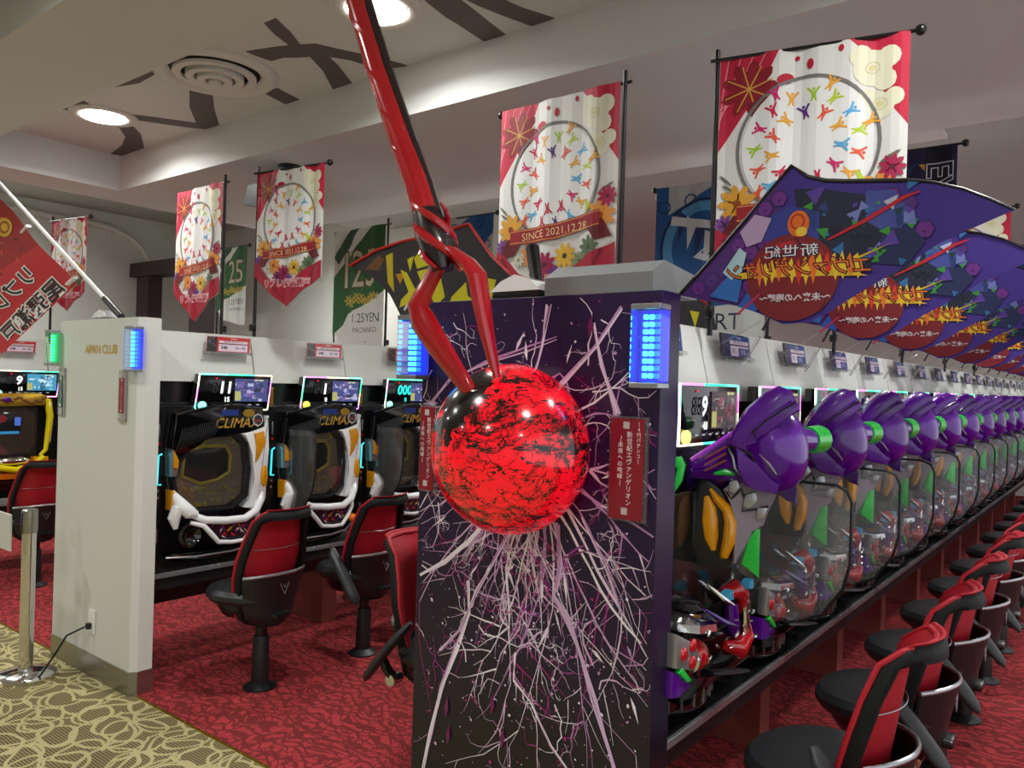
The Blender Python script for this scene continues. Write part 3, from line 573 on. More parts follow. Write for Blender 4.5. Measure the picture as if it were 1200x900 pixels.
# ---------------------------------------------------------------- stool chairs: local +y faces the island
def make_chair(label, arm=1):
    t = thing('arcade_chair', label, 'chair')
    MB().lathe([(.078, 0), (.078, .008), (.06, .018), (.042, .03), (.038, .24), (.034, .25)], n=28).build('pedestal', 'satin', t)
    MB().lathe([(.027, .22), (.027, .38)], n=20).build('column', 'black', t)
    mb = MB(); mb.lathe([(.10, .345), (.15, .36), (.175, .40), (.18, .425)], n=32); bmesh.ops.translate(mb.bm, verts=mb.bm.verts, vec=(0, .055, 0)); mb.build('seat_base', 'black', t)
    mb = MB(); mb.lathe([(.17, .415), (.205, .42), (.222, .44), (.222, .46), (.205, .482), (.16, .492), (.08, .49), (0, .488)], n=40)
    for v in mb.bm.verts: v.co.y = v.co.y*.92+.07; v.co.z += .01*(v.co.x/.2)**2
    mb.build('seat', 'leather', t)
    prof = [(.335, .10), (.36, .135), (.45, .158), (.56, .178), (.64, .180), (.73, .162), (.82, .142), (.86, .126)]
    def hw(z):
        for (a, b), (c, d) in zip(prof, prof[1:]):
            if z <= c: f = (z-a)/(c-a); return b+(d-b)*max(0, f)
        return prof[-1][1]
    def yb(z): return -.092-.16*max(0, z-.42)-.9*max(0, z-.81)
    def S(a, z, off=0): return (a*hw(z), yb(z)+(.085-.11*max(0, z-.5))*a*a-off, z)
    loop = [S(-1, z) for z, _ in prof]+[S(a, .870) for a in (-.9, -.5, 0, .5, .9)]+[S(1, z) for z, _ in prof[::-1]]+[S(a, .326) for a in (.6, 0, -.6)]
    # frame: deep flat band following the outline
    mb = MB(); k = len(loop); rings = []
    for i in range(k):
        p0, p1 = Vector(loop[i-1]), Vector(loop[(i+1) % k]); tg_ = (p1-p0).normalized(); o_ = Vector((tg_.z, 0, -tg_.x)).normalized(); q = Vector(loop[i])
        if o_.dot(q-Vector((0, q.y, .62))) < 0: o_ = -o_
        rings.append([mb.bm.verts.new(q+o_*x_+(Vector((0, y_*.5, y_*.7)) if q.z > .84 else Vector((0, y_, 0)))) for x_, y_ in ((.004, .008), (.009, -.002), (.009, -.026), (.003, -.034), (-.012, -.034), (-.018, -.026), (-.018, -.002), (-.012, .008))])
    for i in range(k):
        A_, B_ = rings[i], rings[(i+1) % k]
        for j in range(8): mb.bm.faces.new((A_[j], A_[(j+1) % 8], B_[(j+1) % 8], B_[j]))
    mb.build('back_frame', 'frame_black', t)
    MB().grid(lambda u, v: S((u-.5)*2.0, 5e-1+.385*v, -.008), 16, 14, (0, .008, 0)).build('mesh_panel', 'red', t)
    loop2 = [(p[0]*1.03, p[1]+.012, p[2]) for p in loop[1:-4]]
    MB().tube(loop2, .010, 8, flat=.8).build('red_piping', 'red', t)
    def bowl(u, v):
        a = (u-.5)*2; z = .335+.225*v; e_ = max(0, 1-a*a); return (a*hw(z)*1.0, yb(z)+.06*a*a-.030-(.028*e_**.8)*min(1, .4+v*.6), z+.012*e_*v)
    MB().grid(bowl, 18, 8, (0, .008, 0)).build('back_shell', 'satin', t)
    MB().grid(lambda u, v: S((u-.5)*1.9, .37+.14*v, -.006), 8, 5, (0, .012, 0)).build('lumbar_pad', 'leather', t)
    MB().tube([tuple(Vector(bowl(i/16, 1))+Vector((0, .002, .004))) for i in range(17)], .006, 8, flat=1.3).build('shell_rim', 'silver', t)
    MB().tube([tuple(Vector(S(-.8+.1*i, .69, .004))) for i in range(17)], .0018, 5).build('mesh_seam', 'silver', t)
    y = bowl(.5, .7)[1]
    e = MB(); e.tube([(-.026, y-.003, .53), (0, y-.004, .475), (.026, y-.003, .53)], .0025, 6); e.tube([(-.012, y-.003, .53), (0, y-.004, .505), (.012, y-.003, .53)], .0022, 6); e.build('v_emblem', 'silver', t)
    MB().box((0, -.08, .375), (.09, .16, .03), .01).build('back_bracket', 'black', t)
    if arm:
        s = -arm
        mb = MB(); mb.tube([(s*.213, .03, .60), (s*.222, .01, .572), (s*.226, -.06, .495), (s*.226, -.13, .41), (s*.222, -.165, .365), (s*.218, -.178, .345)], [.014, .028, .033, .034, .028, .012], 14, flat=.55); a_ = mb.build('armrest', 'leather', t)
        MB().tube([(s*.18, -.07, .36), (s*.20, -.09, .40), (s*.212, -.10, .44)], [.02, .019, .016], 8).build('arm_stem', 'black', t)
        MB().cyl((s*.15, -.07, .36), (s*.205, -.07, .36), .022).build('arm_pivot', 'chrome', t)
    return t
ch0 = make_chair('red and black swivel chair nearest the camera in the right row, cut by the frame', 1)
BASEY = 2.28
ch0.location = (-.585, BASEY, 0); ch0.rotation_euler = (0, 0, PI/2); ch0['group'] = 'chairs along the right machine row'
for k in range(1, 17):
    dup(ch0, (-.585, BASEY+PIT*k, 0), PI/2+math.radians((0, 2, -1, 1, 0, -2, 1)[k % 7]), '%s red-edged black chair from the bottom right corner in the right row' % ORD[k])
chA = make_chair('red-backed black chair nearest the white end board, without armrest', 0); chA.location = (-3.27, 2.28, 0); chA.rotation_euler = (0, 0, PI/2+.06); chA['group'] = 'chairs in the left aisle'
c2 = dup(ch0, (-3.27, 2.928, 0), PI/2+.04, 'red-backed black chair with raised armrest, second from the white end board'); c2['group'] = 'chairs in the left aisle'
c2 = dup(ch0, (-3.27, 3.575, 0), PI/2, 'red-backed black chair mostly hidden behind the purple board in the left aisle'); c2['group'] = 'chairs in the left aisle'
c3 = make_chair('red mesh chair with tilted armrest cut off by the left edge of the purple board', -1); c3.location = (-2.13, 2.30, 0); c3.rotation_euler = (0, 0, -PI/2+.1); c3['group'] = 'chairs in the left aisle'
c4 = dup(chA, (-5.93, 2.30, 0), PI/2, 'red-backed chair behind the steel post at far left'); c4['group'] = 'chairs by the far left machines'

# ---------------------------------------------------------------- data display above each machine (local: x right, -y front)
def make_display(digits, small, label, lampcol=(150, 240, 230), digcol=(240, 246, 240), art=0, rz_=0, xl=0):
    t = thing('data_display', label, 'display screen')
    o = [(-.215, .0), (.225, .0), (.225, .185), (-.215, .185)] if art == 2 else [(-.222, .0), (.205, .0), (.228, .185), (-.198, .185)]
    MB().prism(o, -.03, .02, 'xz', .004).build('case', 'glossb', t)
    hues = [(255, 120, 210), (120, 255, 220), (235, 245, 190), (255, 170, 230), (200, 130, 255), (255, 220, 190), (60, 230, 170), (120, 255, 240), (250, 250, 210), (255, 130, 220), (90, 240, 200), (40, 230, 150)]
    p = Print(0)
    k = 0
    for (a, b) in zip(o, o[1:]+o[:1]):
        for i in range(8):
            f0, f1 = i/8, (i+1)/8; q0 = (a[0]+(b[0]-a[0])*f0, a[1]+(b[1]-a[1])*f0); q1 = (a[0]+(b[0]-a[0])*f1, a[1]+(b[1]-a[1])*f1)
            c = hues[(k//3+rz_) % 12]; k += 1
            p.line([q0, q1], .007, c)
    p.build('light_edge', P_NEON, t, lambda u, w_, h: (u, -.031, w_))
    mb = MB(); mb.tube([(a[0], -.026, a[1]) for a in o], .004, 6, closed=True); mb.build('edge_tube', 'led_w', t)
    p = Print()
    sx = lambda u, w_: u
    def seg(ch, x, y, s, col):
        p.text(ch, x, y, s, col, bold=.03)
    p.text('888', -.075, .115, .085, (26, 26, 30), shear=.12); p.text(digits, -.055, .115, .085, digcol, shear=.12, bold=.03); p.text(small, -.045, .055, .035, digcol, bold=.03)
    p.ell(-.105, .165, .007, .004, (230, 20, 40), 8)
    rr = random.Random(hash(label) % 999 if 0 else len(label)+rz_*7)
    X0, X1, Y0, Y1 = (.0, .2, .045, .165)
    pal = [[(60, 66, 110), (96, 90, 150), (40, 46, 60), (150, 150, 180), (100, 80, 130)], [(60, 130, 160), (120, 170, 190), (40, 90, 120), (170, 190, 200)], [(70, 60, 60), (90, 80, 74), (110, 60, 70), (50, 50, 60), (120, 110, 100)]][art]
    p.rect(X0, Y0, X1, Y1, pal[0])
    for i in range(46):
        a, b = rr.uniform(X0, X1-.04), rr.uniform(Y0, Y1-.02); p.rect(a, b, a+rr.uniform(.006, .04), b+rr.uniform(.003, .02), rr.choice(pal))
    for i in range(7): p.ell(rr.uniform(X0+.09, X1-.02), rr.uniform(Y0+.03, Y1-.03), .014, .012, rr.choice(pal), 9, 1)
    p.text('BEST MAX', .145, .158, .012, (210, 215, 150), bold=.02); p.rect(.0, .05, .035, .1, (150, 150, 90))
    for i in range(6): p.rect(-.12+.05*i, .026, -.1+.05*i, .031, (150, 150, 160))
    p.build('screen_image', P_SCREEN, t, lambda u, w_, h: (u, -.0345-h, w_))
    mb = MB(); mb.lathe([(.02, -.03), (.022, -.042), (.018, -.046), (0, -.047)], (-.185, 0, .025), 20, 'y')
    mt = mat('call_lamp_%d' % sum(lampcol), lampcol, .3, emit=lampcol, es=1.1); mb.build('call_lamp', mt, t)
    MB().bb(.232, .26, -.005, .0, .02, .12, .002).build('side_card', 'gold', t, False)
    return t

# ---------------------------------------------------------------- price cards clipped on the fascia
def make_tag(label, head, nums, kind):
    t = thing('price_card', label, 'price card')
    MB().prism([(-.14, 0), (.13, 0), (.15, .1), (-.12, .1)], -.004, 0, 'xz').build('clear_card_holder', 'clear_holder', t, False)
    MB().prism([(-.14, -.002), (.13, -.002), (.13, .01), (-.14, .01)], -.02, 0, 'xz').build('holder_lip', 'clear_acrylic', t, False)
    p = Print(); sh = .2
    def R(x0, y0, x1, y1, c): p.poly([(x0+y0*sh, y0), (x1+y0*sh, y0), (x1+y1*sh, y1), (x0+y1*sh, y1)], c)
    R(-.13, .012, .125, .096, (196, 44, 52) if kind == 0 else (24, 74, 140)); R(-.128, .014, -.07, .094, (50, 46, 48) if kind == 0 else (46, 44, 70))
    rr = random.Random(3)
    for i in range(14):
        a, b = rr.uniform(-.125, -.085), rr.uniform(.018, .085); p.line([(a+b*sh, b), (a+rr.uniform(-.01, .02)+b*sh, b+rr.uniform(-.02, .02))], .004, rr.choice([(200, 200, 200), (120, 110, 80), (90, 90, 110)]))
    R(-.06, .062, .112, .076, (224, 206, 214)); R(-.06, .018, .112, .056, (224, 206, 220)); R(-.06, .056, .112, .06, (60, 40, 50))
    p.text(head, .045, .086, .013, (240, 220, 220)); p.text('新世代 4円パチンコ', .04, .069, .0125, (60, 30, 40), bold=.01); p.text(nums, -.02, .037, .026, (30, 24, 30), bold=.03); p.text('33―45', .075, .037, .02, (70, 50, 80), bold=.02)
    if kind: R(.01, .016, .112, .05, (70, 80, 130)); p.text('大当', .06, .033, .022, (220, 224, 240))
    p.build('card_print', P_GLOSS, t, lambda u, w_, h: (u, -.0042-h, w_)); return t
# ---------------------------------------------------------------- clear dividers
def make_divider(label, reach):
    t = thing('clear_divider', label, 'divider')
    pr = [(0, .765), (0, 1.21), (-reach+.05, 1.21), (-reach+.015, 1.195), (-reach, 1.16), (-reach, .97), (-reach+.02, .89), (-reach+.08, .80), (-reach+.15, .765)]
    MB().prism(pr, -.0025, .0025, 'yz').build('acrylic_sheet', 'clear_acrylic', t, False)
    MB().tube([(0, y, z) for y, z in pr[1:]], .0055, 6).build('dark_edge', 'satin', t)
    MB().bb(-.012, .012, -.02, .0, .56, 1.22, .002).build('wall_clip', 'satin', t, False)
    MB().bb(-.004, .004, -reach*.9, -.02, 1.17, 1.205, .001).build('frosted_label', 'clear_acrylic', t, False)
    return t

def unit(t, u0=-.385):
    t = MB().bb(u0-.05, u0+.055, -.03, .05, .57, 1.33, .004).build('credit_unit', 'black', t, False)
    MB().bb(u0-.035, u0-.012, -.034, -.03, .82, 1.18, .001).build('grey_strip', 'greybox', t, False)
    mb = MB(); mb.tube([(u0+.05, -.035, .95), (u0+.03, -.036, .95), (u0+.034, -.036, 1.09), (u0+.052, -.035, 1.1)], .004, 6); mb.build('cyan_light', 'cyan', t)
    for z, m_ in ((.92, 'silver'), (.885, 'silver'), (1.15, 'redp')): MB().box((u0+.036, -.033, z), (.014, .006, .014), .003).build('unit_button', m_, t)
    for z in (1.21, .70): MB().box((u0+.034, -.034, z), (.01, .006, .07), .002).build('card_slot', 'silver', t)

# black-and-white machine of island A
def make_white(label):
    t = thing('pachinko_machine', label, 'pachinko machine'); unit(t)
    MB().bb(-.33, .24, -.02, .05, .57, 1.335, .004).build('cabinet_frame', 'black', t, False)
    MB().bb(.245, .275, -.03, .05, .57, 1.335, .003).build('side_strip', 'satin', t, False)
    # top cover, sculpted
    MB().prism([(-.318, 1.13), (-.30, 1.30), (-.09, 1.34), (.06, 1.345), (.19, 1.325), (.205, 1.21), (.12, 1.185), (.0, 1.205), (-.14, 1.18), (-.2, 1.12), (-.27, 1.09)], -.1, -.015, 'xz', .012).build('top_cover', 'glossb', t)
    rr = random.Random(4); mb = MB()
    for i in range(16):
        a = -.3+.013*i; mb.tube([(a, -.108, 1.12+.004*i), (a+.012, -.118, 1.17+.003*i), (a+.03, -.108, 1.225+.003*i)], [.003, .0055, .002], 6)
    mb.build('scale_ribs', 'satin', t)['kind'] = 'stuff'
    p = Print(); p.rect(-.06, 1.285, .04, 1.315, (40, 60, 130)); p.ell(.1, 1.297, .035, .022, (150, 120, 40)); 
    p.otext('CLIMAX', .03, 1.245, .072, (206, 160, 60), (40, 24, 20), .05, shear=.3); p.ring(.155, 1.26, .032, .032, .006, (190, 195, 205)); p.ell(.155, 1.26, .022, .022, (60, 60, 66)); p.rect(.135, 1.25, .175, 1.262, (150, 60, 60))
    p.build('top_artwork', P_GLOSS, t, lambda u, w_, h: (u, -.1008-h, w_))
    pf = [(-.21, 1.14), (-.113, 1.184), (.041, 1.188), (.107, 1.138), (.128, 1.0), (.121, .86), (.032, .802), (-.16, .806), (-.277, .87), (-.30, .97), (-.27, 1.06)]
    MB().prism(pf, -.032, -.021, 'xz').build('playfield', 'smoke', t)
    MB().band([(x*1.0-.0, z) for x, z in pf], [(-.09+(x+.09)*.93, 1.0+(z-1.0)*.93) for x, z in pf], -.085, -.03).build('glass_frame', 'satin', t)
    scr = [(-.225, 1.105), (-.12, 1.13), (.0, 1.125), (.03, 1.08), (.025, .99), (-.04, .955), (-.135, .94), (-.235, .985)]
    MB().prism(scr, -.05, -.03, 'xz', .004).build('centre_screen', 'glossb', t)
    mb = MB(); mb.tube([(x, -.05, z) for x, z in scr], .009, 8, closed=True)
    for i in range(40):
        a = rr.uniform(-.25, .1); z = rr.choice((rr.uniform(.82, .93), rr.uniform(1.13, 1.165))); mb.tube([(a, -.036, z), (a+rr.uniform(-.03, .03), -.046, z+rr.uniform(-.015, .015))], [.006, .002], 5)
    mb.build('gilded_ornament', mat('glowing_gilt', (150, 134, 50), .35, .5, emit=(150, 130, 40), es=.12), t)['kind'] = 'stuff'  # slight glow in the gilt imitates light from inside the machine
    mb = MB()
    for i in range(150):
        x, z = rr.uniform(-.28, .12), rr.uniform(.82, 1.17); mb.box((x, -.04, z), (.0025, .016, .0025))
    o = mb.build('nails', 'chrome', t, False); o['kind'] = 'stuff'
    MB().grid(lambda u, v: (-.29+.40*u, -.078, .83+.33*v), 2, 2, (0, .002, 0)).build('front_glass', 'play_glass', t, False)
    # white right arm with amber lenses
    MB().prism([(.06, 1.188), (.12, 1.2), (.20, 1.215), (.213, 1.28), (.222, 1.28), (.225, 1.1), (.218, .84), (.20, .80), (.162, .779), (.10, .80), (.13, .84), (.142, .95), (.135, 1.08), (.11, 1.15)], -.105, -.02, 'xz', .01).build('right_arm', 'pearl', t)
    MB().prism([(.13, 1.19), (.19, 1.2), (.205, 1.14), (.165, 1.06), (.14, 1.03), (.148, 1.12)], -.112, -.09, 'xz', .006).build('amber_inlay', 'amber', t)
    MB().ell((.20, -.10, .96), (.024, .02, .062), n=16).build('amber_lens', 'amber', t)
    MB().prism([(-.31, .99), (-.285, .99), (-.27, 1.05), (-.29, 1.1), (-.315, 1.13)], -.09, -.02, 'xz', .005).build('left_grey_arm', 'silver', t)
    MB().prism([(-.305, 1.035), (-.285, 1.03), (-.28, 1.07), (-.305, 1.12)], -.1, -.085, 'xz', .003).build('amber_chip', 'amber', t)
    MB().tube([(-.308, -.09, .92), (-.28, -.12, .86), (-.235, -.13, .815), (-.2, -.13, .80)], [.012, .032, .034, .02], 12).build('left_white_shell', 'pearl', t)
    MB().tube([(-.295, -.11, .74), (-.305, -.11, .79), (-.29, -.12, .85)], [.012, .03, .03], 10).build('left_white_tail', 'pearl', t)
    MB().prism([(-.318, .83), (-.29, .86), (-.3, .92), (-.32, .93)], -.11, -.05, 'xz', .004).build('amber_fin', 'amber', t)
    MB().tube([(-.22, -.12, .80), (-.16, -.15, .772), (-.06, -.165, .76), (.05, -.165, .758), (.13, -.14, .785), (.185, -.1, .83), (.2, -.08, .90)], [.016, .019, .02, .02, .02, .022, .016], 12).build('upper_tray_rim', 'pearl', t)
    MB().tube([(-.23, -.13, .765), (-.17, -.15, .745), (-.13, -.155, .70), (-.09, -.155, .655), (-.02, -.16, .645), (.055, -.155, .645), (.10, -.15, .69), (.155, -.12, .74), (.175, -.1, .79)], [.01, .013, .013, .012, .011, .011, .012, .013, .008], 10).build('lower_tray_rim', 'pearl', t)
    MB().prism([(-.17, .755), (.13, .755), (.09, .70), (.05, .655), (-.08, .655), (-.13, .71)], -.148, -.05, 'xz', .008).build('tray_body', 'glossb', t)
    p = Print(); q = random.Random(8); p.poly([(-.155, .748), (.12, .748), (.085, .70), (.048, .664), (-.076, .664), (-.12, .715)], (40, 24, 36))
    for i in range(46):
        f = q.random(); x = -.12+.2*f; z = q.uniform(.672, .742); p.poly([(x, z), (x+q.uniform(.005, .03), z+q.uniform(-.02, .02)), (x+q.uniform(-.01, .01), z+q.uniform(.006, .02))], q.choice([(200, 40, 50), (230, 150, 40), (240, 225, 200), (60, 60, 140), (130, 40, 110)]))
    p.build('tray_artwork', P_GLOSS, t, lambda u, w_, h: (u, -.1485-h, w_))
    MB().ell((.135, -.15, .675), (.028, .03, .026), n=18).build('handle', 'orange', t); MB().cyl((.135, -.15, .675), (.135, -.05, .675), .018).build('handle_stem', 'silver', t)
    MB().lathe([(.055, 0), (.062, -.02), (.05, -.03), (.03, -.015), (0, -.01)], (-.22, -.1, .70), 24, 'y').build('speaker_ring', 'glossb', t)
    mb = MB(); mb.lathe([(.16, 0), (.20, .03), (.205, .05), (.19, .052), (.15, .02)], n=36)
    for v in mb.bm.verts: v.co.x = v.co.x*1.25-.06; v.co.y = v.co.y*.5-.02; v.co.z += .56
    mb.build('ball_tray', 'glossb', t)
    MB().tube([(-.33, -.09, .60), (-.2, -.125, .592), (0, -.13, .592), (.12, -.11, .6), (.2, -.07, .63)], .006, 8).build('tray_trim', 'silver', t)
    MB().bb(.235, .25, -.06, -.02, .9, 1.28, .002).build('edge_tab', 'whitep', t, False)
    return t
# yellow machine at the far left
def make_yellow(label):
    t = thing('pachinko_machine', label, 'pachinko machine'); unit(t)
    MB().bb(-.33, .24, -.02, .05, .57, 1.335, .004).build('cabinet_frame', 'black', t, False)
    MB().prism([(-.3, 1.2), (-.3, 1.31), (.1, 1.32), (.17, 1.3), (.17, 1.22), (.05, 1.235), (-.2, 1.22)], -.1, -.02, 'xz', .01).build('top_cover', 'gold', t)
    mb = MB(); rr = random.Random(2)
    for i in range(26): mb.ell((-.28+.017*i, -.1, 1.265+rr.uniform(-.02, .02)), (.012, .01, .012), n=8, m_=6)
    mb.build('ornate_relief', mat('bronze_relief', (130, 88, 50), .35, .5), t)['kind'] = 'stuff'; MB().ell((-.1, -.11, 1.27), (.03, .015, .018)).build('purple_gem', 'purple', t)
    pf = [(-.27, 1.16), (-.2, 1.22), (.04, 1.22), (.11, 1.16), (.115, .93), (.07, .88), (-.25, .86), (-.3, .95)]
    MB().prism(pf, -.032, -.021, 'xz').build('playfield', mat('bronze_playfield', (84, 62, 44), .4, .3, noise=.6, nscale=60, bump=.8), t)
    MB().prism([(-.25, 1.14), (-.16, 1.19), (-.02, 1.17), (.02, 1.1), (.01, 1.03), (-.24, 1.0)], -.06, -.03, 'xz', .005).build('centre_screen', 'glossb', t)
    p = Print(); p.rect(-.03, 1.08, .01, 1.14, (60, 90, 170)); p.rect(-.2, 1.02, 0, 1.04, (40, 110, 150)); p.ell(-.13, 1.13, .05, .03, (90, 20, 24)); p.build('screen_image', P_SCREEN, t, lambda u, w_, h: (u, -.0605-h, w_))
    MB().grid(lambda u, v: (-.29+.40*u, -.078, .87+.35*v), 2, 2, (0, .002, 0)).build('front_glass', 'play_glass', t, False)
    MB().tube([(.12, -.07, 1.29), (.18, -.08, 1.26), (.195, -.09, 1.15), (.18, -.09, 1.0), (.17, -.09, .90), (.13, -.1, .86)], [.015, .026, .024, .018, .016, .012], 10).build('yellow_arm', 'yellow', t)
    MB().tube([(.21, -.06, 1.25), (.215, -.06, 1.1), (.205, -.06, .95)], [.01, .014, .01], 8).build('bone_trim', mat('bone_plastic', (190, 170, 130), .3, noise=.3), t)
    MB().tube([(-.28, -.1, .9), (-.2, -.14, .80), (-.05, -.16, .77), (.08, -.15, .80), (.14, -.12, .85)], .022, 10).build('yellow_tray_rim', 'yellow', t)
    MB().ell((-.06, -.12, .83), (.12, .04, .035), n=20).build('chrome_button', 'chrome', t)
    MB().bb(-.3, .2, -.13, -.03, .70, .745, .01).build('orange_band', 'orange', t); MB().bb(.09, .19, -.1, -.02, .73, .85, .006).build('amber_panel', 'amber', t); MB().ell((.14, -.12, .77), (.03, .03, .03), n=16).build('handle', 'orange', t)
    MB().prism([(-.3, .58), (.2, .58), (.2, .69), (-.3, .69)], -.12, -.02, 'xz', .01).build('lower_tray', 'glossb', t)
    return t
SHIFT = {k: (.07 if 'grip' in k else 0.0) for k in ('control_pad', 'pad_button', 'purple_skirt', 'green_inlay', 'red_grip', 'purple_grip_inlay', 'chrome_grip', 'red_lower_grip', 'handle_knob', 'handle_ring', 'amber_chip', 'black_lever', 'push_button', 'button_ring', 'silver_blade', 'chrome_cap')}
# purple machine of island B: hooded purple dome housing leaning out above the playfield
def make_purple(label):
    t = thing('pachinko_machine', label, 'pachinko machine'); unit(t, -.37)
    MB().bb(-.32, .24, -.02, .05, .57, 1.335, .004).build('cabinet_frame', 'black', t, False)
    MB().prism([(-.29, .86), (-.29, 1.18), (.20, 1.18), (.20, .86), (.05, .80), (-.15, .80)], -.03, -.02, 'xz').build('playfield', 'smoke', t)
    MB().bb(-.14, .12, -.04, -.03, .92, 1.12).build('centre_screen', 'tealp', t, False)
    MB().grid(lambda u, v: (-.28+.47*u, -.07, .82+.37*v), 2, 2, (0, .002, 0)).build('front_glass', 'play_glass', t, False)
    # hooded dome and side armour share a frame turned to look along the row
    th = math.radians(-69); ex, ey = math.cos(th), math.sin(th); cz = 1.357
    def F(mb):
        for v in mb.bm.verts:
            a_, b_, z_ = v.co; v.co = (-.05+a_*ex-b_*ey, -.24+a_*ey+b_*ex, cz+z_)
        return mb
    def PX(*pts): return [((x-885)*.0025, (515-y)*.0025) for x, y in pts]
    MB().tube([(.0, -.02, 1.22), (-.02, -.1, 1.24), (-.04, -.18, 1.30)], [.08, .08, .07], 12).build('neck', 'purpled', t)
    mb = MB(); mb.ell((.028, 0, -.02), (.1, .112, .138), (0, math.radians(-14), 0), n=32, m_=20); F(mb).build('dome', 'purple', t)
    mb = MB(); mb.prism(PX((847, 522), (855, 500), (868, 479), (886, 461), (901, 453), (914, 457), (920, 470), (904, 484), (889, 497), (877, 513), (871, 530)), -.1, .1, 'xz', .016); F(mb).build('hood', 'purple', t)
    mb = MB(); mb.prism(PX((874, 503), (890, 487), (914, 469), (922, 472), (924, 480), (905, 492), (890, 503), (880, 516)), -.11, .11, 'xz', .006); F(mb).build('hood_lip', 'purple', t)
    mb = MB(); mb.tube([(p[0], -.112, p[1]) for p in PX((873, 507), (888, 492), (906, 479), (919, 470))], .0025, 6); F(mb).build('hood_seam', 'black', t)
    mb = MB(); mb.tube([(p[0], -.085, p[1]) for p in PX((848, 522), (862, 526), (874, 532), (880, 545), (893, 560))], [.004, .006, .007, .007, .004], 8); F(mb).build('visor_groove', 'black', t)
    mb = MB(); rings = []
    for x, z, hy, hz in ((-.03, -.055, .085, .075), (-.10, -.065, .07, .06), (-.16, -.085, .052, .042), (-.20, -.10, .04, .024)):
        rings.append([mb.bm.verts.new((x+dx*.2, sy*hy, z+dz)) for sy, dz, dx in ((-1, -hz*.2, 0), (-.45, hz, hz), (.45, hz, hz), (1, -hz*.2, 0), (.5, -hz, -hz), (-.5, -hz, -hz))])
    for A_, B_ in zip(rings, rings[1:]):
        for j in range(6): mb.bm.faces.new((A_[j], A_[(j+1) % 6], B_[(j+1) % 6], B_[j]))
    mb.bm.faces.new(rings[0][::-1]); mb.bm.faces.new(rings[-1]); bmesh.ops.bevel(mb.bm, geom=mb.bm.edges[:], offset=.006, segments=2, affect='EDGES'); F(mb).build('nose_wedge', 'purple', t)
    mb = MB(); mb.tube([(p[0], -.045, p[1]+.004) for p in PX((857, 507), (832, 526), (806, 545))], [.005, .008, .006], 8); F(mb).build('nose_ridge', mat('lilac_plastic', (190, 70, 230), .2, coat=.6), t)
    mb = MB()
    for k in range(3): mb.tube([(p[0], -.072+.012*k*0, p[1]) for p in PX((846, 524+8*k), (822, 540+7*k))], [.004, .0025], 6)
    F(mb).build('nose_ribs', mat('copper_ribs', (160, 84, 70), .3, .4), t)
    mb = MB(); mb.tube([(p[0], -.082, p[1]) for p in PX((848, 525), (853, 535), (856, 548), (862, 556))], [.004, .010, .010, .004], 8, flat=.5); F(mb).build('grey_cheek', 'silver', t)
    mb = MB(); mb.tube([(p[0], -.10, p[1]) for p in PX((882, 530), (893, 541), (901, 552))], [.004, .010, .004], 8, flat=.5); F(mb).build('grey_slot', 'greyp', t)
    mb = MB(); mb.prism(PX((853, 520), (868, 530), (880, 546), (893, 556), (906, 563), (902, 575), (878, 572), (866, 566), (860, 548)), -.092, .06, 'xz', .008); F(mb).build('cheek_guard', 'purple', t)
    mb = MB(); mb.prism(PX((893, 552), (922, 548), (922, 570), (926, 588), (914, 584), (903, 576)), -.04, .04, 'xz', .006); F(mb).build('chin_guard', 'purpled', t)
    mb = MB(); mb.tube([(p[0], -.06, p[1]) for p in PX((833, 557), (845, 554), (856, 556))], [.004, .010, .005], 8); F(mb).build('green_stripe', 'green', t)
    # side post with green band, running on towards the next dome
    MB().tube([(.04, -.29, 1.355), (.12, -.31, 1.35), (.24, -.31, 1.348), (.295, -.30, 1.35)], [.045, .036, .040, .034], 16).build('side_post', 'purple', t)
    MB().tube([(.135, -.31, 1.35), (.245, -.31, 1.348)], [.041, .045], 16).build('green_band', 'green', t)
    # grey armour plates and lobes
    mb = MB(); mb.prism(PX((843, 577), (858, 561), (880, 572), (906, 573), (896, 594), (889, 616), (876, 623), (861, 662), (855, 662), (861, 612), (852, 592)), -.03, .02, 'xz', .006); F(mb).build('armour_plate', 'greyp', t)
    for pts in (((850, 566), (859, 562), (862, 572), (856, 580), (849, 576)), ((868, 580), (880, 576), (882, 586), (874, 596), (866, 594)), ((882, 594), (894, 593), (890, 606), (881, 608))):
        mb = MB(); mb.prism(PX(*pts), -.042, -.02, 'xz', .003); F(mb).build('armour_block', 'silver', t)
    mb = MB(); mb.tube([(p[0], -.034, p[1]) for p in PX((847, 578), (853, 586), (864, 574), (868, 586), (865, 600), (880, 596), (894, 592))], .0028, 6); F(mb).build('armour_groove', 'black', t)
    mb = MB(); mb.prism(PX((876, 621), (886, 619), (886, 676), (866, 661)), -.03, .02, 'xz', .003); F(mb).build('green_fin', 'green', t)
    mb = MB(); mb.prism(PX((806, 585), (818, 562), (845, 580), (858, 610), (860, 660), (852, 672), (812, 668), (806, 630)), .0, .05, 'xz', .01); F(mb).build('lobe_housing', 'black', t)
    mb = MB(); mb.tube([(p[0], -.012, p[1]) for p in PX((828, 577), (836, 588), (848, 600), (853, 615), (852, 636), (846, 655), (843, 658))], [.008, .02, .027, .034, .034, .023, .007], 12, flat=.6); F(mb).build('amber_lobe', 'amber', t)
    mb = MB(); mb.tube([(p[0], -.008, p[1]) for p in PX((824, 586), (828, 600), (829, 615), (831, 635), (834, 650))], [.007, .019, .023, .02, .007], 12, flat=.6); F(mb).build('amber_lobe', 'amber', t)
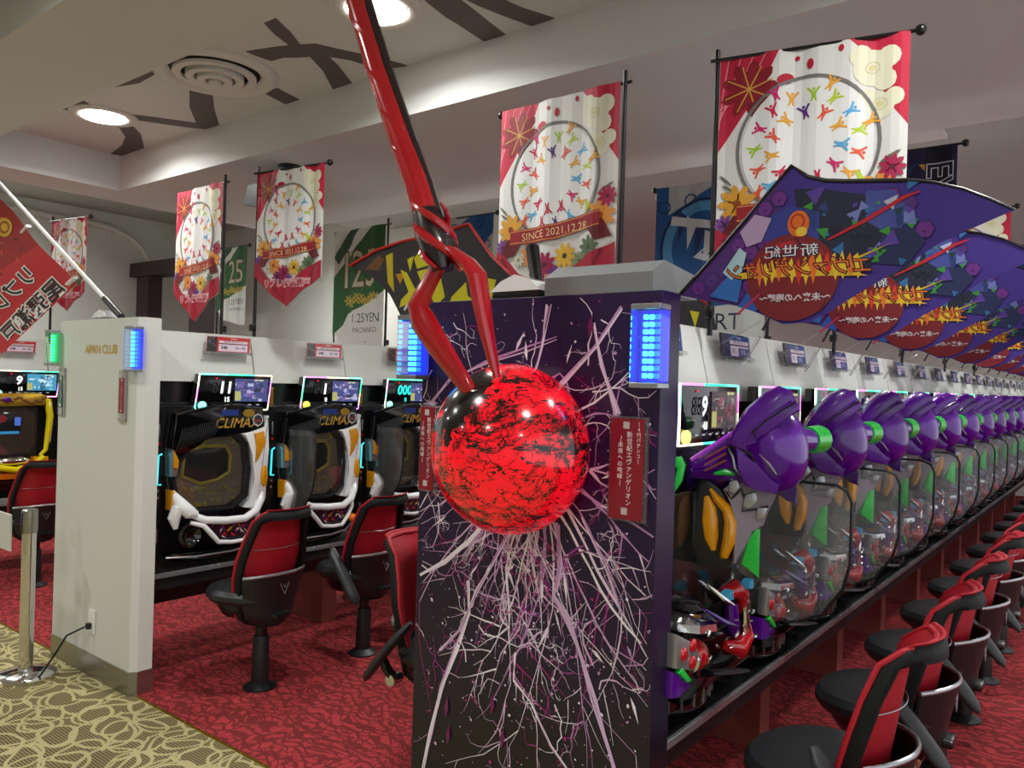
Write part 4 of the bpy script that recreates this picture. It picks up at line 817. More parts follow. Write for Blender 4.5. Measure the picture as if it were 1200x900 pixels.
    mb = MB(); mb.prism(PX((770, 560), (772, 542), (786, 540), (792, 550), (789, 568), (772, 596), (768, 590), (782, 565), (784, 552), (778, 550), (776, 560)), -.05, .0, 'xz', .002); bmesh.ops.translate(mb.bm, verts=mb.bm.verts, vec=(.02, -.02, 0)); F(mb).build('green_hook', 'green', t)
    MB().box((.145, -.06, 1.02), (.006, .01, .06)).build('cyan_light', 'cyan', t)
    for x, z in ((-.06, .88), (.1, .885)): MB().prism([(x, z-.012), (x+.035, z-.016), (x+.03, z+.014), (x, z+.008)], -.16, -.13, 'xz', .002).build('pale_blue_lens', 'lightblue', t)
    # tray with controls
    MB().prism([(-.30, .62), (-.3, .74), (-.15, .77), (.1, .77), (.2, .73), (.2, .62)], -.13, -.02, 'xz', .015).build('upper_tray', 'glossb', t)
    MB().tube([(-.08, -.17, .93), (-.04, -.2, .89), (.03, -.23, .862), (.09, -.235, .85), (.11, -.23, .82)], [.003, .006, .006, .009, .011], 8).build('silver_blade', 'silver', t)
    MB().tube([(-.2, -.15, .94), (-.16, -.18, .90), (-.1, -.19, .87)], [.006, .014, .006], 8, flat=.6).build('small_blade', 'chrome', t)
    MB().tube([(-.24, -.16, .88), (-.18, -.19, .84), (-.1, -.2, .81)], [.008, .016, .008], 8, flat=.6).build('purple_blade', 'purpled', t)
    mb = MB(); mb.lathe([(.04, 0), (.042, .015), (.036, .022), (.03, .03), (.0, .032)], (-.2, -.22, .85), 8); mb.build('push_button', 'glossb', t, ang=.3)
    MB().lathe([(.085, -.03), (.08, -.01), (.06, .005), (.045, .012), (.045, .0)], (-.2, -.22, .845), 8).build('button_ring', 'chrome', t)
    p_ = MB().prism([(.0, .0), (.12, -.055), (.135, -.09), (.11, -.125), (.0, -.09)], -.30, -.265, 'xz', .006); bmesh.ops.translate(p_.bm, verts=p_.bm.verts, vec=(-.44, 0, .86)); p_.build('control_pad', 'silver', t)
    for x, z in ((-.405, .80), (-.35, .81), (-.35, .765)): MB().lathe([(.018, 0), (.018, -.004), (.012, -.008), (0, -.008)], (x, -.30, z), 14, 'y').build('pad_button', 'redp', t)
    MB().prism([(-.44, .76), (-.36, .73), (-.33, .69), (-.40, .68), (-.44, .69)], -.29, -.22, 'xz', .005).build('purple_skirt', 'purple', t)
    MB().prism([(-.425, .755), (-.37, .715), (-.345, .715), (-.405, .765)], -.3, -.285, 'xz', .003).build('green_inlay', 'green', t)
    MB().tube([(-.08, -.24, .87), (-.045, -.26, .885), (.0, -.265, .86), (.02, -.26, .80)], [.022, .03, .026, .014], 12).build('red_grip', 'redp', t)
    MB().tube([(-.055, -.255, .84), (-.05, -.26, .78), (-.03, -.26, .74)], [.02, .022, .014], 10).build('purple_grip_inlay', 'purple', t)
    MB().tube([(.02, -.27, .84), (.01, -.275, .80), (.03, -.27, .74)], [.018, .013, .016], 10).build('chrome_grip', 'chrome', t)
    MB().tube([(-.09, -.25, .72), (-.02, -.27, .695), (.05, -.265, .72), (.055, -.26, .77)], [.014, .03, .026, .012], 12).build('red_lower_grip', 'redp', t)
    MB().ell((-.19, -.23, .73), (.045, .045, .045), n=20).build('handle_knob', 'redp', t); MB().lathe([(.034, 0), (.036, -.012), (.024, -.02), (0, -.02)], (-.235, -.24, .73), 20, 'x').build('handle_ring', 'chrome', t)
    MB().ell((-.15, -.24, .705), (.02, .02, .014), n=12).build('amber_chip', 'amber', t)
    MB().tube([(-.14, -.26, .67), (-.06, -.29, .66), (.0, -.32, .655)], [.018, .024, .012], 8, flat=.35).build('black_lever', 'satin', t)
    mb = MB(); mb.lathe([(.13, .0), (.15, .02), (.155, .07), (.15, .075), (.13, .05), (.1, .03)], n=30)
    for v in mb.bm.verts: v.co.x = v.co.x*1.15-.12; v.co.y = v.co.y*.68-.01; v.co.z += .545
    mb.build('ball_tray', 'glossb', t)
    mb = MB()
    for i in range(9): a = -PI*.9+PI*.8*i/8; mb.box((-.12+.176*math.cos(a), -.01+.104*math.sin(a), .592), (.005, .005, .04), rot=(0, 0, 0))
    mb.build('tray_ribs', 'silver', t, False)['kind'] = 'stuff'
    rr = random.Random(9); mb = MB()
    for i in range(14): mb.ell((rr.uniform(-.28, .16), -.16-rr.random()*.05, rr.uniform(.72, .86)), (rr.uniform(.004, .014), .006, rr.uniform(.003, .008)), (0, rr.uniform(-1, 1), 0), 8, 6)
    mb.build('chrome_studs', 'chrome', t)['kind'] = 'stuff'
    MB().ell((.14, -.18, .83), (.035, .03, .014), n=16).build('chrome_cap', 'chrome', t)
    for o in t.children:
        if o.name.split('.')[0] in SHIFT: o.location = (SHIFT[o.name.split('.')[0]], .12, 0)
    return t

XA, XB, XC = -3.75, -1.09, -6.41
# island A
d0 = make_display('11', '15', 'rainbow-edged data screen above the white machine nearest the end board, showing 11'); d0.location = (XA, 2.385, 1.31); d0.rotation_euler = (0, 0, PI/2)
d1 = make_display('1', '0', 'rainbow-edged data screen with yellow lamp over the second white machine', (230, 235, 90), rz_=2); d1.location = (XA, 2.385+PIT, 1.31); d1.rotation_euler = (0, 0, PI/2)
d2_ = make_display('000', '0', 'data screen with cyan digits beside the left blue beacon of the purple board', (170, 250, 235), (40, 235, 215), rz_=4); d2_.location = (XA, 2.385+2*PIT, 1.31); d2_.rotation_euler = (0, 0, PI/2)
w0 = make_white('black and white machine with amber lenses, nearest the white end board'); w0.location = (XA, 2.33, 0); w0.rotation_euler = (0, 0, PI/2); w0['group'] = 'white machines in the left aisle'
dup(w0, (XA, 2.33+PIT, 0), None, 'second black and white machine from the white end board'); dup(w0, (XA, 2.33+2*PIT, 0), None, 'black and white machine seen just left of the purple board')
tg = make_tag('red price card on the fascia above the first white machine', 'SMART', '348', 0); tg.location = (-3.79, 2.385, 1.60); tg.rotation_euler = (math.radians(-13), 0, PI/2)
for k, lb in ((1, 'red price card on the fascia above the second white machine'), (2, 'red price card half hidden by the left blue beacon of the purple board')): dup(tg, (-3.79, 2.385+PIT*k-.01, 1.60), None, lb)
for q in [tg]+[o for o in C.objects if o.name.startswith('price_card') and o is not tg]: q.rotation_euler = (math.radians(-13), 0, PI/2)
dv = make_divider('clear divider between the first and second white machines', .33); dv.location = (XA, 2.69, 0); dv.rotation_euler = (0, 0, PI/2)
dup(dv, (XA, 2.69+PIT, 0), None, 'clear divider between the second and third white machines')
# island C
yc = make_yellow('yellow-framed machine at the left picture edge'); yc.location = (XC, 2.33, 0); yc.rotation_euler = (0, 0, PI/2)
d3 = make_display('9', '15', 'rainbow-edged data screen showing 9 above the yellow machine', art=1, rz_=1); d3.location = (XC, 2.385, 1.29); d3.rotation_euler = (0, 0, PI/2)
tgc = dup(tg, (-6.45, 2.33, 1.60), None, 'small red price card under the red flag at far left'); tgc.rotation_euler = (math.radians(-13), 0, PI/2)
# island B
NB = 19
pm = make_purple('purple-domed machine with green band next to the purple board'); pm['group'] = 'purple-domed machines of the right row'
dp = make_display('9', '48', 'rainbow-edged data screen with round yellow lamp right of the blue beacon', (235, 230, 120), art=2, rz_=5); dp['group'] = 'data screens of the right row'
tb = make_tag('blue price card beside the right blue beacon', 'SMART', '311', 1); tb['group'] = 'blue price cards of the right row'
db = make_divider('clear divider nearest the purple board in the right row', .42); db['group'] = 'clear dividers of the right row'
for k in range(NB):
    y = PIT*k
    a, b, c, d = (pm, dp, tb, db) if k == 0 else (dup(pm, label='%s purple-domed machine from the purple board' % ORD[k]), dup(dp, label='%s data screen from the purple board in the right row' % ORD[k]), dup(tb, label='%s blue price card from the right blue beacon' % ORD[k]), dup(db, label='%s clear divider from the purple board in the right row' % ORD[k]))
    a.location = (XB, 2.33+y, 0); a.rotation_euler = (0, 0, PI/2)
    b.location = (XB, 2.385+y, 1.325); b.rotation_euler = (0, 0, PI/2)
    c.location = (-1.135, 2.20+y if k == 0 else 2.13+y+.0, 1.60); c.rotation_euler = (math.radians(-13), 0, PI/2)
    d.location = (XB, 2.57+y, 0); d.rotation_euler = (0, 0, PI/2)
# slim card holder rods along the right fascia
r0 = None
for k in range(14):
    if r0 is None:
        r0 = MB().cyl((0, 0, 0), (.12, .12, .10), .003, n=8).build('card_rod', 'clear_acrylic'); tag(r0, 'nearest thin clear rod sticking up from the right fascia', 'rod', 'clear rods along the right fascia'); q = r0
    else: q = r0.copy(); C.objects.link(q); q['label'] = '%s thin clear rod from the purple board along the right fascia' % ORD[k]
    q.location = (-1.16, 2.62+PIT*k, 1.64)

# ---------------------------------------------------------------- banners
def person(p, x, y, s, a, col):
    c, d = math.cos(a), math.sin(a)
    def T(q): return [(x+s*(u*c-v*d), y+s*(u*d+v*c)) for u, v in q]
    p.poly(T([(-.9, .75), (-.65, .85), (-.1, .25), (.1, .25), (.65, .85), (.9, .75), (.3, .0), (.28, -.5), (.42, -1.0), (.2, -1.0), (.0, -.5), (-.2, -1.0), (-.42, -1.0), (-.28, -.5), (-.3, 0)]), col)
    q = T([(0, .55)])[0]; p.ell(q[0], q[1], s*.22, s*.22, col, 8, up=False)
COLS = [(206, 20, 70), (236, 90, 60), (170, 205, 50), (90, 175, 225), (240, 170, 50), (90, 40, 130), (215, 30, 110), (190, 210, 40)]
def flower(p, x, y, r, col, cc, n=8, rot=0):
    for i in range(n):
        a = rot+2*PI*i/n; p.ell(x+.55*r*math.cos(a), y+.55*r*math.sin(a), r*.5, r*.22, col, 7, a, up=(i % 2 == 0))
    p.ell(x, y, r*.22, r*.22, cc, 8)
def banner_print():
    # (u 0..1, w 0..-1.5): width one
    p = Print(); H = 1.5
    p.poly([(0, 0), (1, 0), (1, -1.2), (.78, -1.30), (.5, -1.5), (.22, -1.33), (0, -1.16)], (232, 230, 226))
    p.poly([(0, 0), (.33, 0), (.24, -.2), (.0, -.55)], (200, 28, 66)); p.poly([(.7, 0), (1, 0), (1, -.5), (.88, -.34), (.86, -.12), (.76, -.06)], (204, 30, 66))
    for i in range(4): p.line([(.05+.07*i, 0), (.02+.045*i, -.2), (.0, -.42+.04*i)], .006, (240, 150, 160))
    for i in range(9): a = 2*PI*i/9; p.ell(.17+.085*math.cos(a), -.2+.085*math.sin(a), .085, .038, (146, 20, 38), 8, a)
    for i in range(8): a = .3+2*PI*i/8; p.line([(.17, -.2), (.17+.14*math.cos(a), -.2+.14*math.sin(a))], .007, (220, 170, 70))
    p.poly([(.16, -.28), (.22, -.46), (.3, -.42), (.24, -.27)], (120, 20, 34))
    for x, y, r in ((.82, -.17, .1), (.9, -.12, .06), (.76, -.1, .06), (.88, -.24, .06), (.86, -.38, .075), (.93, -.34, .05), (.8, -.33, .05)): p.ell(x, y, r, r, (238, 234, 206), 12)
    for x, y in ((.82, -.17), (.86, -.37)): p.ring(x, y, .04, .035, .008, (220, 212, 170), 12); p.ell(x, y, .02, .018, (226, 214, 160), 8)
    for x, y, a, b in ((.37, -.17, .045, .032), (.5, -.1, .018, .03), (.43, -.06, .014, .014), (.66, -.04, .014, .02)): p.ell(x, y, a, b, (190, 16, 50), 12)
    p.ring(.49, -.56, .385, .40, .018, (120, 118, 118), 44); p.ell(.49, -.56, .355, .37, (240, 239, 238), 40)
    q = random.Random(11)
    for R_, n, a0 in ((.26, 15, .2), (.175, 11, .5), (.32, 7, .3)):
        for i in range(n):
            a = a0+2*PI*i/n
            if R_ == .32 and not (.2 < (a % PI) < 2.9): continue
            person(p, .49+R_*1.08*math.cos(a), -.56+R_*1.12*math.sin(a), (.043), a-PI/2+q.uniform(-.5, .5), q.choice(COLS))
    for i in range(5): p.ell(.05+.02*i, -.72-.05*i, .05, .008, (110, 110, 90), 7, 2.4+.2*i)
    for i in range(5): p.ell(.92, -.66-.05*i, .06, .01, (110, 110, 90), 7, .5+.2*i)
    for x, y, r, c, cc in ((.12, -.86, .11, (224, 160, 50), (150, 70, 20)), (.05, -.98, .06, (120, 60, 140), (60, 20, 70)), (.88, -.84, .11, (232, 150, 60), (170, 70, 20)), (.93, -.72, .07, (176, 30, 80), (90, 10, 40)), (.3, -1.05, .09, (226, 140, 60), (140, 60, 20)), (.6, -1.08, .09, (226, 176, 50), (60, 30, 20)), (.44, -1.13, .09, (160, 26, 80), (80, 10, 40)), (.52, -1.2, .06, (110, 50, 140), (60, 20, 70)), (.36, -1.18, .07, (130, 30, 80), (60, 20, 70)), (.2, -1.08, .05, (200, 200, 180), (120, 120, 60)), (.8, -1.04, .08, (90, 110, 80), (60, 80, 50)), (.72, -1.12, .06, (130, 140, 100), (60, 80, 50))): flower(p, x, y, r, c, cc, 9, x*9)
    p.poly([(.1, -.93), (.02, -1.06), (.16, -1.05), (.24, -.93)], (104, 14, 24)); p.poly([(.9, -.86), (.97, -.98), (.85, -1.0), (.76, -.88)], (104, 14, 24))
    p.poly([(.12, -.87), (.5, -.855), (.88, -.8), (.88, -.9), (.5, -.965), (.12, -.97)], (156, 20, 36)); p.line([(.12, -.88), (.5, -.865), (.88, -.81)], .006, (214, 150, 70)); p.line([(.12, -.96), (.5, -.955), (.88, -.895)], .006, (214, 150, 70))
    p.text('SINCE 2021.12.28', .5, -.91, .075, (236, 200, 140), rot=.06)
    p.poly([(0, -1.0), (.08, -1.05), (.2, -1.17), (.35, -1.24), (.6, -1.2), (.8, -1.08), (1, -1.02), (1, -1.2), (.78, -1.30), (.5, -1.5), (.22, -1.33), (0, -1.16)], (170, 22, 50))
    for a in ((.05, -1.06, .2, -1.26), (.3, -1.28, .45, -1.44), (.9, -1.06, .8, -1.24), (.7, -1.18, .55, -1.4)): p.line([(a[0], a[1]), (a[2], a[3])], .03, (120, 12, 32), taper=True)
    p.otext('リブレ尾張瀬戸', .49, -1.25, .098, (170, 30, 56), (246, 214, 216), .05)
    return p
def green_print():
    p = Print()
    p.poly([(0, 0), (1, 0), (1, -1.1), (.62, -1.15), (.3, -1.4), (0, -1.2)], (226, 228, 222)); p.poly([(0, -.18), (.3, 0), (.5, 0), (.0, -.6)], (210, 212, 206)); p.poly([(.3, 0), (.5, 0), (.1, -.4), (0, -.3)], (40, 84, 50)); p.poly([(.72, 0), (1, 0), (1, -.75), (.45, -1.0), (0, -1.25), (0, -.55)], (34, 96, 44))
    for i in range(12): q = random.Random(i); p.ring(q.uniform(.2, .9), q.uniform(-.9, -.3), .07, .07, .012, (60, 130, 60), 14)
    p.otext('125', .5, -.5, .62, (206, 204, 176), (96, 74, 30), .03, sx=.8)
    for i in range(7): flower(p, .3+.09*i, -.84-.03*math.sin(i*2), .07, (190, 170, 60), (120, 100, 30), 6, i)
    p.poly([(.1, -1.32), (.3, -1.0), (1, -.8), (1, -1.5), (.8, -1.5), (.3, -1.4)], (226, 228, 222)); p.text('1.25YEN', .66, -1.06, .15, (50, 60, 60)); p.text('PACHINKO', .66, -1.2, .09, (70, 80, 80))
    p.ell(.66, -1.34, .01, .01, (90, 90, 90), 6); return p
def blue_print():
    p = Print()
    p.poly([(0, 0), (1, 0), (1, -1.5), (0, -1.5)], (196, 200, 202)); p.poly([(0, 0), (.12, 0), (.12, -.25), (.6, 0), (1, 0), (1, -.25), (.5, -.65), (1, -.9), (1, -1.05), (0, -1.15)], (34, 96, 160))
    q = random.Random(5)
    for i in range(16): p.ring(q.uniform(.08, .95), q.uniform(-1.0, -.06), .06, .06, .014, (20, 60, 120), 12)
    p.ring(.45, -.55, .38, .4, .09, (90, 160, 214), 30); p.ring(.45, -.55, .40, .42, .025, (20, 40, 90), 30)
    for a in range(7): p.poly([(.2+.09*a, -.2-.07*a), (.3+.1*a, -.28-.06*a), (.22+.08*a, -.5-.06*a)], (224, 228, 232) if a % 2 else (40, 60, 110))
    p.line([(.15, -.3), (.7, -.4), (.4, -.62), (.85, -.75)], .08, (228, 232, 236)); p.line([(.1, -.9), (.4, -.98), (.9, -.9)], .03, (230, 150, 50))
    p.poly([(.0, -1.12), (1, -1.02), (1, -1.5), (0, -1.5)], (222, 226, 222)); p.text('SMART', .5, -1.2, .2, (50, 70, 90)); p.text('PACHINKO', .5, -1.36, .11, (70, 90, 110)); return p
def violet_print():
    p = Print(); p.poly([(0, 0), (1, 0), (1, -1.5), (0, -1.5)], (40, 26, 74)); q = random.Random(6)
    for i in range(40): x, y = q.uniform(.02, .7), q.uniform(-1.4, -.05); p.poly([(x, y), (x+q.uniform(.05, .2), y+q.uniform(-.08, .08)), (x+q.uniform(0, .1), y-q.uniform(.02, .1))], q.choice([(190, 24, 50), (120, 30, 70), (60, 50, 140), (214, 160, 40), (30, 60, 110)]))
    p.rect(.74, -1.5, .96, -.02, (20, 16, 40)); p.otext('EVA', .85, -.4, .3, (24, 18, 44), (225, 225, 235), .03, rot=-PI/2); return p
PR = {}
def banner(x, y, ang, kind, label, wd=.55, z0=1.70, ztop=2.62, side=1):
    """post stands on the island; the cloth hangs from an arm pointing along ang"""
    t = thing('hanging_banner', label, 'banner', (x, y, z0), ang)
    h = ztop-z0
    MB().cyl((0, 0, -.02), (0, 0, h+.04), .0095, .008, 12).build('post', 'black', t)
    MB().box((0, -.012, .06), (.03, .03, .04), .004).build('post_clamp', 'black', t)
    MB().cyl((-.02, -.012, h), (wd+.035, -.012, h), .006, n=10).build('cross_bar', 'black', t); MB().ell((wd+.04, -.012, h), (.017, .017, .017), n=14).build('bar_knob', 'black', t)
    if kind not in PR:
        pr = {'r': banner_print, 'g': green_print, 'b': blue_print, 'v': violet_print}[kind]()
        wv = fold(lambda u: .005*math.sin(u*17)+.003*math.sin(u*31+1), 0, 1/24)
        # readable face on -y side; flip selects which way letters run
        PR[kind] = {}
        PR[kind][1] = pr.build('cloth', P_CLOTH, None, lambda u, w_, hh: (u*.55+.012, -.014-hh+wv(u), w_*.55), [i/24 for i in range(25)])
        pr = {'r': banner_print, 'g': green_print, 'b': blue_print, 'v': violet_print}[kind]()
        PR[kind][-1] = pr.build('cloth', P_CLOTH, None, lambda u, w_, hh: ((1-u)*.55+.012, .014+hh+wv(u), w_*.55), [i/24 for i in range(25)])
        for q in PR[kind].values(): q.hide_render = False; C.objects.unlink(q)
    q = PR[kind][side].copy(); C.objects.link(q); q.parent = t; q.location = (0, 0, h+.002); s = wd/.55; q.scale = (s, 1, s); q.name = 'cloth'
    return t
banner(-1.149, 2.56, math.atan2(.11, .53), 'r', 'largest floral circle banner, behind the purple curved flags', .58)
banner(-1.50, 2.54, PI-.05, 'r', 'floral circle banner reading SINCE 2021.12.28 above the purple board', .58, side=-1)
banner(-4.198, 2.594, PI-.05, 'r', 'floral circle banner just right of the ceiling tray corner, above the first red price card', .54, side=-1)
banner(-3.869, 2.594, .14, 'r', 'floral circle banner in front of the grey ceiling projector', .50)
banner(-6.519, 2.586, .14, 'r', 'floral banner half hidden by the white flag pole at far left', .46)
banner(-4.271, 3.95, PI-.1, 'g', 'green banner with gold 125 digits left of the spear', .64, side=-1)
banner(-6.55, 4.0, .0, 'g', 'green banner behind the two left floral banners', .46)
banner(-3.90, 4.07, 0, 'b', 'blue and white banner just right of the spear fork', .52)
banner(-1.50, 4.05, PI, 'b', 'blue lettered banner left of the largest floral banner', .64, side=-1)
banner(-1.15, 4.0, 0, 'v', 'dark violet banner with vertical letters behind the largest floral banner', .50, ztop=2.62)
banner(-6.60, 5.38, 0, 'r', 'narrow red banner seen between the left floral banner and the green 125 banner', .42)
for k, (kd, lb) in enumerate((('r', 'floral banner peeping out under the tip of the first purple flag'), ('b', 'blue banner behind the second purple flag'), ('v', 'banner end above the far purple flags'))):
    banner(-1.15, 5.45+1.45*k, .05, kd, lb, .55)

# ---------------------------------------------------------------- curved purple flags
FO = [(-.967, 1.747), (-.9, 1.818), (-.80, 1.92), (-.669, 2.05), (-.63, 2.018), (-.59, 2.004), (-.547, 1.998), (-.48, 1.992), (-.417, 1.985), (-.36, 1.972), (-.30, 1.948), (-.25, 1.92), (-.202, 1.89), (-.344, 1.834), (-.42, 1.785), (-.501, 1.738), (-.57, 1.69), (-.62, 1.665), (-.68, 1.662), (-.74, 1.69), (-.80, 1.712), (-.891, 1.73)]
def flag_print():
    p = Print(); p.poly(FO, (66, 44, 140))
    p.poly([(-.967, 1.747), (-.9, 1.818), (-.80, 1.92), (-.70, 2.02), (-.70, 1.80), (-.72, 1.69), (-.80, 1.712), (-.891, 1.73)], (84, 40, 120))
    def hexa(x, y, r, c, d):
        p.poly([(x+r*math.cos(PI/3*i), y+r*math.sin(PI/3*i)) for i in range(6)], c); p.poly([(x+r*.86*math.cos(PI/3*i), y+r*.86*math.sin(PI/3*i)) for i in range(6)], d); p.poly([(x-r*.22, y-.1*r), (x+r*.22, y-.1*r), (x, y-.4*r)], (50, 20, 80))
    from mathutils.geometry import intersect_point_tri_2d
    def inF(x, y):
        c = False
        for (a, b), (e, f) in zip(FO, FO[1:]+FO[:1]):
            if (b > y) != (f > y) and x < (e-a)*(y-b)/(f-b)+a: c = not c
        return c
    for i in range(22):
        for j in range(11):
            x, y, r = -.95+.036*i, 1.66+.0416*j+(.0208 if i % 2 else 0), .0225
            if all(inF(x+r*math.cos(PI/3*k), y+r*math.sin(PI/3*k)) for k in range(6)) and (x < -.7 or (i+j) % 7 == 0): hexa(x, y, r, (60, 30, 104), (112, 44, 140) if (i*3+j) % 3 else (84, 44, 130))
    q = random.Random(12)
    # abstract dark machinery shapes and blue plates
    p.poly([(-.66, 1.99), (-.60, 1.985), (-.46, 1.95), (-.44, 1.83), (-.52, 1.77), (-.60, 1.80), (-.64, 1.88)], (28, 34, 60)); p.poly([(-.72, 1.93), (-.67, 1.95), (-.6, 1.93), (-.6, 1.84), (-.66, 1.83), (-.74, 1.88)], (52, 62, 150))
    p.poly([(-.50, 1.97), (-.44, 1.965), (-.40, 1.90), (-.44, 1.86), (-.50, 1.90)], (70, 80, 160)); p.poly([(-.46, 1.88), (-.40, 1.875), (-.37, 1.84), (-.41, 1.79), (-.48, 1.80)], (34, 44, 90))
    for i in range(46):
        x, y = q.uniform(-.63, -.40), q.uniform(1.80, 1.975); s = q.uniform(.006, .028); a = q.uniform(0, 6)
        pts = [(x+s*math.cos(a), y+s*math.sin(a)), (x+s*math.cos(a+2), y+s*.6*math.sin(a+2)), (x+s*.8*math.cos(a+4), y+s*math.sin(a+4))]
        if all(inF(*k) for k in pts): p.poly(pts, q.choice([(120, 130, 200), (40, 60, 120), (20, 24, 44), (60, 150, 60), (190, 196, 225), (50, 110, 170), (90, 60, 160), (30, 60, 60)]))
    p.poly([(-.80, 1.90), (-.76, 1.94), (-.715, 1.925), (-.74, 1.87), (-.78, 1.86)], (190, 160, 200)); p.poly([(-.88, 1.74), (-.82, 1.80), (-.79, 1.78), (-.80, 1.72)], (50, 110, 190)); p.poly([(-.80, 1.71), (-.76, 1.76), (-.72, 1.74), (-.75, 1.695)], (40, 90, 180))
    p.poly([(-.845, 1.80), (-.80, 1.86), (-.78, 1.845), (-.79, 1.80), (-.82, 1.78)], (180, 214, 224))
    p.ell(-.664, 1.775, .112, .106, (128, 26, 36), 34); p.poly([(-.74, 1.83), (-.70, 1.86), (-.66, 1.865), (-.65, 1.85), (-.70, 1.835)], (196, 30, 44)); p.poly([(-.65, 1.865), (-.60, 1.85), (-.57, 1.81), (-.60, 1.83)], (160, 30, 40))
    for a in ((-.66, 1.88, -.63, 1.84, -.6, 1.83), (-.75, 1.75, -.72, 1.72, -.68, 1.715), (-.60, 1.74, -.58, 1.72, -.59, 1.69), (-.65, 1.85, -.68, 1.83, -.72, 1.83)): p.line([a[:2], a[2:4], a[4:]], .003, (70, 10, 24))
    p.ell(-.648, 1.905, .026, .032, (230, 110, 30), 16); p.ring(-.65, 1.91, .018, .02, .005, (190, 50, 20), 16); p.ell(-.64, 1.885, .014, .012, (244, 200, 60), 10)
    p.line([(-.58, 1.86), (-.50, 1.90), (-.42, 1.945), (-.385, 1.955)], [.004, .009, .009, .003], (196, 24, 40)); p.line([(-.80, 1.69), (-.74, 1.74)], .006, (190, 40, 90))
    p.poly([(-.80, 1.795), (-.56, 1.80), (-.44, 1.845), (-.55, 1.795), (-.49, 1.772), (-.57, 1.775), (-.80, 1.78)], (232, 190, 40))
    q = random.Random(2)
    for i in range(16):   # jagged flame edges of the lettering
        x = -.77+.0165*i; p.poly([(x, 1.80+q.uniform(-.005, .02)), (x+.012, 1.77+q.uniform(-.02, .01)), (x+.02, 1.79), (x+.01, 1.815+q.uniform(0, .02))], q.choice([(226, 60, 36), (240, 120, 40), (244, 200, 50)]))
    p.otext('エヴァンゲリオン', -.655, 1.795, .044, (240, 120, 36), (50, 6, 20), .06, mirror=True, shear=.2)
    p.otext('新世紀', -.665, 1.838, .032, (238, 238, 245), (50, 20, 60), .05, mirror=True, sx=1.4); p.text('〜未来への咆哮〜', -.655, 1.725, .0215, (232, 220, 226), mirror=True, bold=.02)
    return p
fwave = fold(lambda u: .010*math.sin((u+1)*14), -.97, .03); gwave = fold(lambda u: .010*math.sin(u*13), -2.48, .04); rwave = fold(lambda u: .012*math.sin(u*7+1), 0, .05)
fl = thing('curved_flag', 'nearest big purple curved flag with red disc print', 'flag', (-1.0, 1.95, 1.71)); fl['group'] = 'purple curved flags over the right row'
flag_print().build('flag_cloth', P_CLOTH, fl, lambda u, w_, h: (u+1.0, -h+fwave(u), w_-1.71), [-.97+.03*i for i in range(26)])
edge = [(-.99, 1.70)]+FO[:13]
MB().tube([(x+1.0, .010*math.sin((x+1)*14)-.001, z-1.71) for x, z in edge], [.005]*4+[.0048]*6+[.003]*4, 8).build('flag_rod', 'black', fl)
MB().cyl((.0, .0, -.03), (-.06, .01, -.13), .006, n=8).build('rod_holder', 'clear_acrylic', fl)
for k in range(1, 18): dup(fl, (-1.0, 1.95+.66*k+.02, 1.71), 0, '%s purple curved flag from the purple board' % ORD[k])

# black flags with yellow lettering on the other side of island B
GO = [(-2.478, 1.946), (-2.34, 2.0), (-2.198, 2.021), (-2.02, 2.028), (-1.864, 2.056), (-1.754, 1.933), (-1.658, 1.862), (-1.63, 1.70), (-1.85, 1.66), (-2.05, 1.69), (-2.186, 1.733), (-2.26, 1.823), (-2.375, 1.905)]
def dark_flag():
    p = Print(); p.poly(GO, (54, 50, 56)); p.poly([(-2.29, 1.975), (-2.25, 1.985), (-2.245, 1.90), (-2.235, 1.83), (-2.275, 1.87)], (214, 190, 30)); p.poly([(-2.40, 1.93), (-2.33, 1.98), (-2.30, 1.96), (-2.33, 1.92)], (120, 80, 40)); p.poly([(-2.23, 1.90), (-2.17, 1.90), (-2.2, 1.86)], (210, 150, 40))
    for q in ([(-2.12, 1.95), (-2.06, 2.0), (-2.06, 1.95), (-2.02, 1.97), (-2.03, 1.92), (-2.10, 1.91)], [(-2.20, 1.915), (-2.16, 1.90), (-2.02, 1.73), (-2.07, 1.72), (-2.13, 1.80)], [(-2.10, 1.90), (-2.02, 1.91), (-2.0, 1.86), (-2.07, 1.85)], [(-2.19, 1.80), (-2.14, 1.83), (-2.11, 1.79), (-2.20, 1.77)],
              [(-2.06, 1.85), (-1.98, 1.87), (-1.96, 1.80), (-2.0, 1.77), (-2.03, 1.81)], [(-1.93, 1.80), (-1.87, 1.85), (-1.86, 1.80), (-1.82, 1.78), (-1.88, 1.76), (-1.94, 1.77)], [(-1.9, 1.90), (-1.85, 1.93), (-1.83, 1.87)], [(-1.78, 1.86), (-1.73, 1.85), (-1.75, 1.78)], [(-2.16, 1.95), (-2.12, 1.96), (-2.14, 1.90)]): p.poly(q, (228, 216, 30))
    p.line([(-2.17, 1.76), (-2.08, 1.84), (-1.98, 1.93)], .012, (228, 228, 228)); return p
g = thing('curved_flag', 'black curved flag with yellow brush lettering behind the spear', 'flag', (-2.0, 2.10, 1.7)); g['group'] = 'black and yellow flags'
dark_flag().build('flag_cloth', P_CLOTH, g, lambda u, w_, h: (u+2.0, -h+gwave(u), w_-1.7), [-2.48+.04*i for i in range(22)])
MB().tube([(x+2.0, .010*math.sin(x*13)-.002, z-1.7) for x, z in GO[:7]], .006, 8).build('red_edge', 'spear', g)
g2 = dup(g, (-1.86, 2.10+.66, 1.7), 0, 'second black and yellow flag, behind the spear prong and lamp head'); dup(g, (-1.86, 2.10+1.32, 1.7), 0, 'third black and yellow flag, mostly hidden behind the lamp head')

